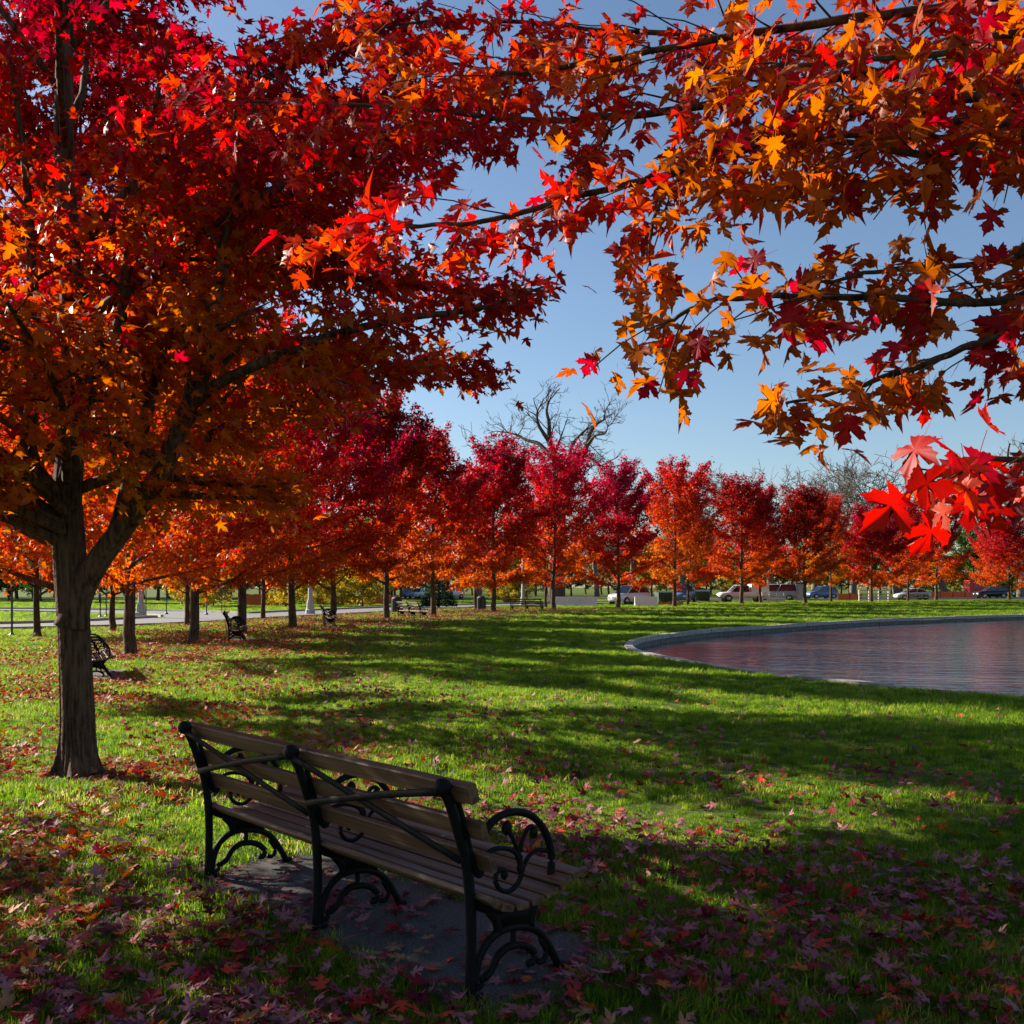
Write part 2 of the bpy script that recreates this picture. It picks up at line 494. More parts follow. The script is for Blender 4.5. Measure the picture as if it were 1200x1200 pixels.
LEAF_BIG = [leaf_template(fine_half, 0.22, 0.35, 0.5, 0.3), leaf_template(fine_half, -0.15, 0.55, 0.55, -0.4), leaf_template(fine_half, 0.42, 0.2, 0.45, 0.1), leaf_template(fine_half, 0.1, 0.8, 0.5, -0.1),
            leaf_template([(x * 0.78, y) for x, y in fine_half], 0.6, 0.9, 0.5, 0.5), leaf_template([(x * 1.1, y * 0.92) for x, y in fine_half], -0.3, 0.3, 0.5, -0.6)]
LEAF_MID = [leaf_template(mid_half, 0.22, 0.3, 0, 0.3), leaf_template(mid_half, -0.1, 0.5, 0, -0.4)]
LEAF_FAR = [(np.array([(0, 0, 0), (0.52, 0.36, 0.10), (0.13, 0.46, 0), (0, 1, -0.12), (-0.13, 0.46, 0), (-0.52, 0.36, 0.10)]), np.array([(0, 1, 2), (0, 2, 4), (0, 4, 5), (2, 3, 4)]))]
CURLED = [leaf_template(half, 0.22, -0.2, 0.4, 0.4), leaf_template(half, -0.18, 0.2, 0.4, -0.5), leaf_template(half, 0.12, 0.3, 0.45, 0.2), leaf_template(half, 0.4, 0.1, 0.3, -0.3)]

def unit(v):
    return v / (np.linalg.norm(v, axis=-1, keepdims=True) + 1e-9)

def frames(normal, tip):
    z = unit(normal); y = unit(tip - np.sum(tip * z, -1, keepdims=True) * z); x = np.cross(y, z)
    return np.stack([x, y, z], -1)      # columns

def place_leaves(templates, pos, Rm, size, col, r):
    """one joined leaf mesh"""
    which = r.integers(0, len(templates), len(pos))
    Vs, Fs, Cs, o = [], [], [], 0
    for w, (tv, tf) in enumerate(templates):
        s = which == w
        n = int(s.sum())
        if not n: continue
        V = pos[s][:, None, :] + size[s][:, None, None] * np.einsum('nij,kj->nki', Rm[s], tv)
        F = (tf[None] + (np.arange(n) * len(tv))[:, None, None] + o).reshape(-1, 3)
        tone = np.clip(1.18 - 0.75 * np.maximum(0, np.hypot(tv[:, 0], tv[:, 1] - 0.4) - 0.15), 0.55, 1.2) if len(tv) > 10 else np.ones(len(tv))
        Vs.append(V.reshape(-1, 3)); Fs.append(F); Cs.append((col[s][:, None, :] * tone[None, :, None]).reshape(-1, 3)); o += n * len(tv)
    return np.vstack(Vs), np.vstack(Fs), np.vstack(Cs)

GOLD, ORANGE, RUST, SCARLET, RED, CRIMSON, WINE = [np.array(c) for c in
    ((0.62, 0.27, 0.02), (0.58, 0.14, 0.010), (0.36, 0.085, 0.008), (0.60, 0.055, 0.015), (0.52, 0.020, 0.018), (0.39, 0.012, 0.025), (0.22, 0.008, 0.022))]
def palette(t, r, spread=0.16):
    """t 0 = low, shaded inside of a crown (gold, orange), 1 = sun-ripened outside and top (crimson)"""
    t = np.clip(t + r.normal(0, spread, len(t)), 0, 1)
    stops = np.array([GOLD, ORANGE, ORANGE, SCARLET, RED, CRIMSON, WINE]); xs = np.array([0, 0.16, 0.36, 0.52, 0.68, 0.86, 1.0])
    c = np.stack([np.interp(t, xs, stops[:, i]) for i in range(3)], 1)
    return c * r.uniform(0.75, 1.15, (len(t), 1))

# ------------------------------------------------------------------ broadleaf skeletons
def wander(p0, d0, length, n, r, bend=0.12, up=0.0):
    P = [np.array(p0, float)]; d = unit(np.array(d0, float)); st = length / n
    for _ in range(n):
        d = unit(d + r.normal(0, bend, 3) + np.array([0, 0, up]))
        P.append(P[-1] + d * st)
    return np.array(P)

def auto_limbs(r, H, R, zb, n, r0, e0=28, e1=66, prof=None):
    """primary limbs up the leader, ascending"""
    limbs = []
    for i in range(n):
        f = (i + r.uniform(-0.3, 0.3)) / (n - 1); f = min(max(f, 0), 1)
        z0 = zb + f ** 1.05 * (H * 0.82 - zb)
        az = i * 2.39996 + r.uniform(-0.35, 0.35)
        pr = np.interp(f, [0, 0.15, 0.35, 0.6, 0.85, 1], prof or [0.85, 1.0, 0.97, 0.76, 0.44, 0.22])
        reach = R * pr * r.uniform(0.85, 1.1)
        el = math.radians(np.interp(f, [0, 1], [e0, e1]) + r.normal(0, 6))
        L = reach / max(math.cos(el), 0.35)
        L = min(L, (H * 1.02 - z0) / max(math.sin(el), 0.2)) if f > 0.3 else L
        d = (math.cos(az) * math.cos(el), math.sin(az) * math.cos(el), math.sin(el))
        P = wander((0, 0, z0), d, L, 8, r, 0.07, 0.02 if f < 0.3 else 0.035)
        rb = r0 * (1 - 0.75 * z0 / H) * r.uniform(0.30, 0.45)
        limbs.append((P, np.linspace(rb, 0.010, len(P))))
    return limbs

def twigs_on(r, limbs, per_m=3.2, lmin=0.35, lfrac=0.42, start=0.22, droop=-0.02):
    tw = []
    for P, Rr in limbs:
        Ls = np.linalg.norm(np.diff(P, axis=0), axis=1); L = Ls.sum(); ac = np.concatenate([[0], np.cumsum(Ls)])
        n = max(2, int(L * per_m))
        for j in range(n):
            s = start + (1 - start) * (j + r.uniform(0, 1)) / n
            q = np.array([np.interp(s * L, ac, P[:, i]) for i in range(3)])
            i0 = min(np.searchsorted(ac, s * L), len(P) - 1); i0 = max(i0, 1)
            d = unit(P[i0] - P[i0 - 1])
            side = unit(np.cross(d, [0, 0, 1]) + 1e-6) * (1 if j % 2 else -1)
            ang_ = r.uniform(0.55, 1.15)
            dd = d * math.cos(ang_) + side * math.sin(ang_) + np.array([0, 0, r.normal(0.05, 0.25)])
            ln = max(lmin, lfrac * L * (1.12 - s)) * r.uniform(0.7, 1.25)
            rb = np.interp(s * L, ac, Rr) * 0.55
            T = wander(q, dd, ln, 4, r, 0.12, droop)
            tw.append((T, np.linspace(max(rb, 0.006), 0.0035, 5)))
    return tw

def leaf_spots(r, twigs, limbs, n, jitter=0.12, limb_w=0.25):
    pieces = [(T, 1.0) for T, _ in twigs] + [(P[len(P)//3:], limb_w) for P, _ in limbs]
    A, B, W, D = [], [], [], []
    for T, w in pieces:
        for a, b in zip(T[:-1], T[1:]):
            A.append(a); B.append(b); W.append(np.linalg.norm(b - a) * w)
    A, B, W = np.array(A), np.array(B), np.array(W)
    idx = r.choice(len(A), n, p=W / W.sum())
    t = r.uniform(0, 1, (n, 1))
    return A[idx] * (1 - t) + B[idx] * t + r.normal(0, jitter, (n, 3)) * np.array([1, 1, 0.75]), unit(B[idx] - A[idx])

def leaf_axes(r, pos, axis_xy, dirs, upb=0.75, down=0.55):
    n = len(pos)
    out = pos - axis_xy; out[:, 2] = 0; out = unit(out)
    nrm = unit(r.normal(0, 0.62, (n, 3)) + np.array([0, 0, upb]))
    tip = out * 0.5 + dirs * 0.4 + np.array([0, 0, -down]) + r.normal(0, 0.5, (n, 3))
    return frames(nrm, tip)

def trunk_line(r, H, r0, lean=0.02, flare=1.55):
    zs = np.concatenate([[-0.06, 0.0, 0.06, 0.15, 0.3, 0.6], np.linspace(1.0, H * 0.92, 12)])
    x = np.cumsum(r.normal(0, lean, len(zs))) * (zs > 0.3); y = np.cumsum(r.normal(0, lean, len(zs))) * (zs > 0.3)
    rad = r0 * (1 - 0.12 * np.clip(zs, 0, 2) / 2) * np.clip(1.02 - zs / H, 0.03, 1) ** 0.85 + r0 * (flare - 1) * np.exp(-np.clip(zs, 0, 9) / 0.10)
    return np.column_stack([x, y, zs]), rad

def shift_to_trunk(limbs, T):
    out = []
    for P, R_ in limbs:
        dx = np.interp(P[0, 2], T[:, 2], T[:, 0]); dy = np.interp(P[0, 2], T[:, 2], T[:, 1])
        out.append((P + np.array([dx, dy, 0]), R_))
    return out

def maple_proto(seed, H, R, zb, n_leaf, size, templates, r0=0.165, n_limb=30, redness=0.20, mat='row_leaf', sides=8, prof=None, pal=None):
    r = np.random.default_rng(seed)
    T, TR = trunk_line(r, H, r0)
    limbs = shift_to_trunk(auto_limbs(r, H, R, zb, n_limb, r0, 18, 68, prof=prof), T)
    tw = twigs_on(r, limbs, 2.6)
    V1, F1 = tubes_np([(T, TR)], sides + 4)
    V2, F2 = tubes_np(limbs, 5)
    V3, F3 = tubes_np([t for t in tw if r.random() < 0.35], 3)
    V = np.vstack([V1, V2, V3]); F = np.vstack([F1, F2 + len(V1), F3 + len(V1) + len(V2)])
    wood = mesh_np('trunk', V, F, M['bark'], smooth=True)
    pos, dirs = leaf_spots(r, tw, limbs, n_leaf, 0.15)
    pos[:, 2] = np.maximum(pos[:, 2], zb - 0.45 + r.uniform(0, 0.3, n_leaf))
    # lowest tier hangs: a few sprays below the first limbs
    Rm = leaf_axes(r, pos, np.array([0, 0, 0.0]), dirs)
    rad = np.hypot(pos[:, 0], pos[:, 1]) / R
    t = 0.13 + 0.68 * np.clip((pos[:, 2] - zb) / (H - zb), 0, 1) + 0.20 * np.clip(rad - 0.35, 0, 1) + redness
    col = palette(t, r, 0.12) if pal is None else pal(t, r)
    sz = size * r.uniform(0.7, 1.25, n_leaf)
    V, F, Cc = place_leaves(templates, pos, Rm, sz, col, r)
    crown = mesh_np('crown', V, F, M[mat], Cc)
    return wood, crown

def tree(protos, name, label, cat, loc, rz, sc, group):
    wood, crown = protos
    t = thing(name, label, cat, loc, rz, group)
    t.scale = sc
    link('trunk', wood, t)
    c = link('crown', crown, t)
    return t

near_protos = [maple_proto(11, 11.0, 3.7, 1.55, 32000, 0.125, LEAF_MID, n_limb=36), maple_proto(12, 11.0, 3.6, 1.5, 31000, 0.125, LEAF_MID, n_limb=36, redness=0.05)]
far_protos = [maple_proto(21, 11.0, 3.9, 1.5, 25000, 0.20, LEAF_FAR, n_limb=38, redness=0.16, prof=[0.80, 1.0, 1.0, 0.80, 0.46, 0.20]),
              maple_proto(22, 11.0, 4.0, 1.5, 25000, 0.20, LEAF_FAR, n_limb=38, redness=0.18, prof=[0.80, 1.0, 1.0, 0.80, 0.46, 0.20]),
              maple_proto(23, 11.0, 3.8, 1.6, 24000, 0.20, LEAF_FAR, n_limb=36, redness=0.16, prof=[0.80, 1.0, 1.0, 0.80, 0.46, 0.20])]

far_protos += [maple_proto(24, 11.0, 3.7, 1.7, 23000, 0.20, LEAF_FAR, n_limb=34, redness=0.20, prof=[0.9, 1.0, 0.9, 0.74, 0.5, 0.26]), maple_proto(25, 11.0, 4.1, 1.7, 22000, 0.20, LEAF_FAR, n_limb=32, redness=0.0, prof=[0.7, 0.95, 1.0, 0.86, 0.5, 0.18])]
inner_row = [(-6.80, 15.9), (-9.1, 24.4), (-9.3, 29.9), (-9.3, 35.2), (-8.76, 40.9), (-8.4, 47.7), (-6.3, 51.4), (-4.4, 57.2), (-1.22, 66.8), (3.0, 74.2),
             (8.3, 80.1), (13.8, 87), (22.4, 100), (30.2, 105.5), (40, 114), (52.6, 127), (67, 138)]
hts = [10.6, 10.8, 10.6, 10.6, 10.8, 10.6, 11.2, 11.0, 11.0, 11.0, 11.2, 12.2, 12.0, 11.6, 11.4, 11.6, 11.6]
wds = [1, 1, 1, 1, 1, 1, 1, 1, 1.02, 1, 1.05, 1.05, 1.15, 1.1, 1.15, 1.15, 1.2]
outer_row = [(-16.0, 34.5), (-15.0, 38.5), (-13.8, 43.5), (-12.4, 51), (-7.5, 69), (-2.6, 74), (2.7, 82), (16.5, 96), (26.2, 108), (35.2, 113), (46.0, 119), (70, 150)]
trng = np.random.default_rng(5)
def place_row(row, hs, ws, fmt, group):
    for i, (x, y) in enumerate(row):
        d = y
        pr = near_protos[i % 2] if d < 42 else far_protos[(i * 2 + i // 5) % 5]
        s = hs[i] / 11.0 * trng.uniform(0.93, 1.06)
        w = s * ws[i] * trng.uniform(0.95, 1.05)
        tree(pr, 'maple_tree', fmt % ORD[i], 'tree', (x, y, 0), trng.uniform(0, 6.28), (w, w, s), group)
place_row(inner_row, hts, wds, '%s red and orange maple of the row by the lawn, beyond the bench-side maple', 'maples of the row along the lawn')
place_row(outer_row, [9.0, 9.2, 9.4, 9.5, 9.6, 10, 10, 10.5, 11, 11, 11, 11], [0.85] * 12, '%s slender maple of the outer row beside the road, counted from the island', 'slender maples of the outer row by the road')

tree(maple_proto(13, 11.0, 3.5, 1.95, 11000, 0.125, LEAF_MID, n_limb=30), 'maple_tree', 'short young maple added out of view to shade the grass around the bench', 'tree', (-8.7, 8.0, 0), 2.0, (0.80, 0.80, 0.50), 'slender maples of the outer row by the road')  # extra tree outside the view, added to cast shade on the near grass
# ------------------------------------------------------------------ the big maple beside the bench
def ridged_trunk(r, pts, rad, sides=96, rings=170, furrow=0.085, lobes=True):
    """furrowed trunk with root flare"""
    P = np.asarray(pts, float); zc = np.linspace(P[0, 2], P[-1, 2], rings)
    cx = np.interp(zc, P[:, 2], P[:, 0]); cy_ = np.interp(zc, P[:, 2], P[:, 1]); R_ = np.interp(zc, P[:, 2], rad)
    a = np.arange(sides) * 2 * np.pi / sides
    ph = r.uniform(0, 6.28, 12)
    V = []
    for i, z in enumerate(zc):
        f = np.zeros(sides)
        for j, k_ in enumerate((7, 11, 17, 23)):
            f += np.abs(np.sin(k_ * a / 2 + ph[j] + 0.5 * np.sin(z * (1.3 + j * 0.6) + ph[j + 4]) + 0.25 * np.sin(z * (5 + j) + ph[j])))
        f = (f / 4 - 0.62) * furrow * 2 + 0.03 * np.sin(3 * a + z * 0.8 + ph[8]) + 0.012 * r.normal(size=sides)
        rr = R_[i] * (1 + f)
        fl = math.exp(-max(z, 0) / 0.11) + 0.25 * math.exp(-max(z, 0) / 0.35)
        rr += R_[i] * fl * (0.25 + 0.75 * np.maximum(0, np.sin(5 * a + ph[9])) ** 1.5 + 0.2 * np.sin(2 * a + ph[10]))
        V.append(np.column_stack([cx[i] + rr * np.cos(a), cy_[i] + rr * np.sin(a), np.full(sides, z)]))
    V = np.vstack(V)
    i = np.arange(rings - 1)[:, None] * sides; k = np.arange(sides)[None]; k2 = (k + 1) % sides
    F = np.stack([i + k, i + k2, i + sides + k2, i + sides + k], -1).reshape(-1, 4)
    return V, F

BX, BY = -3.83, 9.03
base = np.array([BX, BY, 0])
r = np.random.default_rng(31)
big = thing('maple_tree', 'large maple with furrowed grey-brown trunk and forked limbs beside the slatted bench', 'tree', (BX, BY, 0))
def L_(pts):      # limb through photographed points: (u, v, depth)
    return spline(np.array([at(u, v, d) for u, v, d in pts]) - base, 4)
lead = np.array([(0, 0, -0.08), (0.0, 0, 0.5), (-0.03, 0, 1.2), (-0.07, 0, 1.9), (-0.10, 0, 2.4), (-0.06, 0.05, 3.4), (-0.08, 0.05, 4.4), (-0.12, 0.0, 5.6), (-0.1, 0, 7.0), (-0.05, 0, 8.6), (0, 0, 10.4)])
lead_r = np.array([0.150, 0.140, 0.132, 0.138, 0.128, 0.104, 0.10, 0.085, 0.065, 0.04, 0.012])
V, F = ridged_trunk(r, lead[:5], lead_r[:5])
V2, F2 = tubes_np([(spline(lead[4:], 5), np.interp(np.linspace(0, 1, 31), np.linspace(0, 1, 7), lead_r[4:] * np.array([1.02, 1, 1, 1, 1, 1, 1])))], 14)
link('trunk', mesh_np('trunk', np.vstack([V, V2]), np.vstack([F, F2 + len(V)]), M['bark'], smooth=True), big)
manual = [
    (L_([(84, 735, 9.0), (92, 700, 9.0), (112, 662, 8.95), (150, 610, 8.8), (188, 555, 8.6), (215, 490, 8.4), (240, 430, 8.3), (252, 360, 8.1), (270, 250, 7.9), (300, 120, 7.7)]), 0.115),
    (L_([(140, 622, 8.9), (150, 570, 9.0), (168, 500, 9.2), (190, 420, 9.3), (210, 360, 9.4), (235, 305, 9.5), (270, 220, 9.6), (300, 100, 9.7)]), 0.062),
    (L_([(225, 470, 8.4), (262, 446, 8.2), (330, 415, 8.0), (400, 390, 7.9), (480, 372, 7.9), (560, 362, 7.9), (640, 335, 7.9)]), 0.040),
    (L_([(80, 600, 9.0), (60, 575, 8.9), (34, 530, 8.7), (40, 450, 8.6), (38, 330, 8.5), (30, 200, 8.4), (10, 60, 8.3)]), 0.080),
    (L_([(70, 615, 9.0), (40, 590, 8.8), (0, 560, 8.5), (-60, 530, 8.2), (-130, 500, 7.9)]), 0.075),
    (L_([(68, 630, 9.0), (30, 612, 8.9), (-10, 602, 8.9), (-90, 580, 8.9), (-180, 540, 9.0)]), 0.055),
    (L_([(80, 560, 9.0), (100, 470, 8.8), (140, 380, 8.5), (150, 300, 8.3), (170, 180, 8.0), (200, 40, 7.8)]), 0.060),
    (L_([(78, 480, 9.0), (130, 410, 9.2), (230, 330, 9.6), (340, 260, 10.0), (450, 200, 10.3), (540, 150, 10.5)]), 0.055),
    (L_([(76, 400, 9.0), (160, 330, 8.5), (260, 260, 8.0), (380, 190, 7.6), (500, 140, 7.3)]), 0.050),
    (L_([(76, 440, 9.0), (150, 400, 9.4), (260, 400, 10.0), (380, 415, 10.6), (480, 430, 11.0), (580, 440, 11.2)]), 0.045),
    (L_([(70, 300, 9.0), (200, 180, 9.0), (330, 80, 9.0), (450, 10, 9.0)]), 0.050),
    (L_([(76, 350, 9.0), (200, 300, 9.2), (320, 310, 9.5), (440, 330, 9.7), (560, 345, 9.9), (600, 350, 10)]), 0.042),
]
limbs = []
for P, rb in manual:
    n_ = len(P); q_ = np.linspace(0, 1, n_)
    limbs.append((P, rb * (1 - q_) ** 0.7 + 0.008 + 0.03 * np.exp(-q_ / 0.06)))
autos = shift_to_trunk(auto_limbs(r, 10.8, 4.2, 2.5, 22, 0.17, 22, 60, [0.95, 1, 1, 0.95, 0.75, 0.5]), lead)
for P, rb in limbs + autos:
    Vv, Ff = tube(P, rb, 10 if rb[0] > 0.05 else 7)
    me = bpy.data.meshes.new('limb'); me.from_pydata(Vv.tolist(), [], Ff); me.materials.append(M['bark'])
    me.polygons.foreach_set('use_smooth', np.ones(len(me.polygons), dtype=bool)); me.update()
    link('limb', me, big)
low = [[(-0.05, -0.05, 2.05), (-0.7, -0.5, 2.35), (-1.4, -0.9, 2.5), (-2.2, -1.3, 2.65)], [(-0.05, -0.1, 2.15), (-0.5, -0.9, 2.45), (-0.9, -1.8, 2.6), (-1.2, -2.6, 2.7)],
       [(-0.05, -0.1, 2.2), (-0.7, -0.8, 2.6), (-1.5, -1.7, 2.85), (-2.3, -2.5, 3.0)], [(-0.05, -0.1, 2.3), (-0.2, -1.0, 2.75), (-0.35, -1.9, 2.95), (-0.5, -2.8, 3.1)],
       [(-0.05, -0.1, 2.4), (-0.6, -1.2, 2.95), (-1.2, -2.3, 3.25), (-1.8, -3.2, 3.45)], [(-0.1, 0, 2.4), (-0.9, -0.3, 2.8), (-1.9, -0.6, 3.0), (-2.9, -0.9, 3.2)],
       [(-0.05, -0.1, 2.6), (0.3, -1.0, 3.1), (0.5, -1.9, 3.35), (0.6, -2.7, 3.6)], [(-0.05, -0.1, 2.8), (-0.9, -1.0, 3.4), (-1.8, -2.0, 3.8), (-2.6, -2.9, 4.1)]]
for q in low:  # limbs added low, mostly out of view, so the bench falls in shade
    P = spline(q, 4); rb = np.linspace(0.045, 0.009, len(P))
    autos.append((P, rb))
    Vv, Ff = tube(P, rb, 8)
    me = bpy.data.meshes.new('limb'); me.from_pydata(Vv.tolist(), [], Ff); me.materials.append(M['bark']); me.update()
    link('limb', me, big)
tw = twigs_on(r, limbs, 3.6, 0.4, 0.30, 0.25, -0.03) + twigs_on(r, autos, 3.0, 0.4, 0.36, 0.22, -0.03)
Vv, Ff = tubes_np(tw, 4)
link('twigs', mesh_np('twigs', Vv, Ff, M['bark'], smooth=True), big)['kind'] = 'stuff'
NB = 58000
pos, dirs = leaf_spots(r, tw, limbs + autos, NB, 0.13, 0.15)
keep = (pos[:, 2] > 2.05 + 0.25 * r.uniform(0, 1, NB)) & ((pos[:, 1] > -2.2) | (pos[:, 0] < -0.2) | (r.uniform(0, 1, NB) < 0.30)) & ((pos[:, 1] > -2.6) | (pos[:, 2] < 3.5)) & ((pos[:, 1] > -0.5) | (pos[:, 0] < -0.5) | (r.uniform(0, 1, NB) < 0.55))
pos, dirs = pos[keep], dirs[keep]; NB = len(pos)
Rm = leaf_axes(r, pos, np.zeros(3), dirs, 0.7, 0.6)
rad = np.hypot(pos[:, 0], pos[:, 1])
t = 0.17 + 0.115 * (pos[:, 2] - 2.2) + 0.10 * np.clip(pos[:, 2] - 4.2, 0, 1.2) + 0.08 * np.clip(rad - 1.2, 0, 4)
blot = np.sin(pos[:, 0] * 2.1 + 1) * np.sin(pos[:, 1] * 1.7) * np.sin(pos[:, 2] * 2.3 + 2)
col = palette(t + 0.10 * blot, r, 0.11) * 0.80
sz = 0.120 * r.uniform(0.65, 1.2, NB)

def split_leaves(owner, pos, Rm, sz, col, world_base, templates, variants, r, name, n_single=300, max_depth=99):
    """the leaves that show largest become parts of their own; returns mask of the others"""
    W = pos + world_base
    d = W[:, 1]
    u = 600 + W[:, 0] / np.maximum(d, 0.1) * 1200; v = 688 - (W[:, 2] - EYE) / np.maximum(d, 0.1) * 1200
    face = np.abs(np.sum(unit(Rm[:, :, 2]) * unit(W - np.array([0, 0, EYE])), 1))
    score = np.where((d > 0.6) & (u > 0) & (u < 1200) & (v > 0) & (v < 1200), sz / np.maximum(d, 0.1) * (0.3 + face), 0)
    idx = np.argsort(-score)[:n_single]
    cols = np.array([c for c, _ in variants])
    for i in idx:
        j = int(np.argmin(np.sum((cols - col[i]) ** 2, 1) + r.uniform(0, 0.004, len(cols))))
        o = bpy.data.objects.new(name, variants[j][1]); C.objects.link(o); o.parent = owner
        mat = Matrix(np.block([[Rm[i] * sz[i], pos[i][:, None]], [np.zeros((1, 3)), np.ones((1, 1))]]).tolist())
        o.matrix_basis = mat
    rest = np.ones(len(pos), bool); rest[idx] = False
    return rest

def leaf_variants(templates, colours, mat):
    out = []
    for ci, c in enumerate(colours):
        for ti, (tv, tf) in enumerate(templates):
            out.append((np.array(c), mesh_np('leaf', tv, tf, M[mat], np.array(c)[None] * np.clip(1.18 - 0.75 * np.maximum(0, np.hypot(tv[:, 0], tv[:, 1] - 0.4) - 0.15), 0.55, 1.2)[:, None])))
    return out
tree_cols = [GOLD, ORANGE, ORANGE * 0.8, SCARLET, RED, RED * 0.8, CRIMSON, WINE, (SCARLET + ORANGE) / 2]
mid_variants = leaf_variants(LEAF_MID, tree_cols, 'leaf')
rest = split_leaves(big, pos, Rm, sz, col, base, LEAF_MID, mid_variants, r, 'leaf', 300)
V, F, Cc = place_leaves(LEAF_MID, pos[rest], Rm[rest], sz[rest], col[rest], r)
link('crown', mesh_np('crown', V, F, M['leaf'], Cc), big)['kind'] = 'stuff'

# ------------------------------------------------------------------ the maple whose boughs hang over the view
OX, OY = 3.3, 3.1
obase = np.array([OX, OY, 0])
r = np.random.default_rng(47)
over = thing('maple_tree', 'maple with long low boughs of large lobed leaves reaching in over the lawn', 'tree', (OX, OY, 0))
olead = np.array([(0, 0, -0.08), (0, 0, 0.5), (0.02, 0, 1.2), (0.05, 0, 1.9), (0.08, 0, 2.6), (0.1, 0.05, 3.6), (0.1, 0.05, 5), (0.1, 0, 7), (0.1, 0, 10)])
V, F = ridged_trunk(r, olead[:5], np.array([0.2, 0.185, 0.17, 0.165, 0.15]))
V2, F2 = tubes_np([(spline(olead[4:], 5), np.linspace(0.15, 0.015, 21))], 14)
link('trunk', mesh_np('trunk', np.vstack([V, V2]), np.vstack([F, F2 + len(V)]), M['bark'], smooth=True), over)
boughs = [  # (points u,v,depth), attach height on the trunk, base radius, leaves per metre of twig, twig length
    ([(1330, 70, 2.9), (1200, 100, 2.8), (1060, 118, 2.8), (930, 150, 2.8), (820, 195, 2.85), (700, 225, 2.9), (570, 258, 3.0), (470, 268, 3.1), (385, 276, 3.15)], 2.4, 0.034, 1.0, 0.30),
    ([(1330, 90, 3.2), (1180, 105, 3.2), (1050, 92, 3.3), (930, 104, 3.4), (800, 138, 3.5), (690, 150, 3.6), (590, 152, 3.7), (470, 140, 3.8), (340, 135, 3.9), (230, 128, 4.0)], 2.6, 0.042, 1.0, 0.36),
    ([(1300, -30, 2.9), (1150, 0, 2.9), (980, 25, 3.0), (850, 45, 3.1), (720, 70, 3.2), (600, 85, 3.3), (500, 70, 3.4)], 2.9, 0.036, 1.0, 0.36),
    ([(1330, 340, 2.5), (1200, 346, 2.4), (1080, 346, 2.4), (960, 340, 2.4), (880, 345, 2.4), (830, 358, 2.4), (790, 380, 2.4)], 2.0, 0.022, 1.0, 0.26),
    ([(1330, 340, 2.4), (1210, 375, 2.3), (1140, 400, 2.3), (1060, 425, 2.3), (990, 445, 2.3), (925, 465, 2.3)], 1.95, 0.020, 1.0, 0.18),
    ([(1330, 480, 2.1), (1240, 510, 1.95), (1170, 528, 1.9), (1115, 540, 1.85), (1065, 560, 1.85)], 1.8, 0.012, 0.8, 0.11),
    ([(1330, 130, 2.5), (1200, 150, 2.45), (1100, 165, 2.4), (1000, 160, 2.45), (900, 150, 2.5), (830, 150, 2.5)], 2.2, 0.026, 1.0, 0.20),
    ([(840, 175, 2.8), (790, 215, 2.75), (765, 260, 2.7), (760, 310, 2.7)], None, 0.010, 1.0, 0.13),
    ([(1330, 10, 2.3), (1220, 40, 2.2), (1120, 60, 2.2), (1020, 75, 2.25), (900, 70, 2.3)], 2.5, 0.024, 1.0, 0.28),
    ([(1300, 300, 2.6), (1180, 305, 2.6), (1080, 312, 2.6), (1000, 318, 2.6), (930, 330, 2.6)], 2.1, 0.016, 0.8, 0.12),
    ([(1050, 92, 3.3), (940, 60, 3.5), (820, 40, 3.7), (700, 30, 3.9), (590, 20, 4.1), (480, 20, 4.3), (380, 40, 4.4)], None, 0.024, 0.9, 0.40),
    ([(1150, 140, 2.6), (1050, 150, 2.5), (960, 165, 2.5), (880, 185, 2.5)], None, 0.016, 1.0, 0.26),
    ([(1330, 130, 2.7), (1230, 130, 2.6), (1150, 150, 2.5), (1080, 160, 2.5), (1010, 165, 2.5)], 2.3, 0.02, 0.9, 0.22),
]
olimbs, lp, ld, lt = [], [], [], []
otw = []
for bi, (pts, hz, rb, dens, tl) in enumerate(boughs):
    W = np.array([at(u, v, d) for u, v, d in pts]) - obase
    if hz: W = np.vstack([[0.03, 0, hz], W])
    P = spline(W, 6)
    P += np.cumsum(r.normal(0, 0.006, P.shape), 0) * (0.5 if hz else 0.3)
    R_ = 0.45 * rb * np.linspace(1, 0, len(P)) ** 0.8 + 0.003
    olimbs.append((P, R_))
    Ls = np.linalg.norm(np.diff(P, axis=0), axis=1); L = Ls.sum(); ac = np.concatenate([[0], np.cumsum(Ls)])
    s0 = 0.9 if hz else 0.1
    n = int((L - s0) / 0.066)
    for j in range(n):
        s = s0 + (L - s0) * (j + r.uniform(0, 1)) / n
        q = np.array([np.interp(s, ac, P[:, i]) for i in range(3)])
        i0 = max(1, min(np.searchsorted(ac, s), len(P) - 1)); d = unit(P[i0] - P[i0-1])
        side = unit(np.cross(d, [0, 0, 1])) * (1 if j % 2 else -1)
        a_ = r.uniform(0.5, 1.2)
        dd = d * math.cos(a_) + side * math.sin(a_) + np.array([0, 0, r.normal(-0.05, 0.3)])
        T = wander(q, dd, tl * r.uniform(0.4, 1.25), 4, r, 0.14, -0.05)
        otw.append((T, np.linspace(max(0.0022, np.interp(s, ac, R_) * 0.3), 0.0015, 5)))
        nl = max(3, int(r.normal(6.0, 1.6) * dens * (2.3 if bi in (1, 2, 10) else 1.85 if pts[0][1] < 150 or not hz else 1.9) * (0.55 + 1.2 * tl)))
        for q_ in range(nl):
            f = 1 if q_ == 0 else r.uniform(0.15, 1)
            ii = f * 4; i1 = min(3, int(ii)); p_ = T[i1] * (1 - ii + i1) + T[i1 + 1] * (ii - i1)
            tdir = unit(T[i1 + 1] - T[i1])
            pet = unit(tdir * 0.5 + r.normal(0, 0.6, 3) + np.array([0, 0, -0.25]))
            lp.append(p_ + pet * 0.065); ld.append(pet); lt.append(bi)
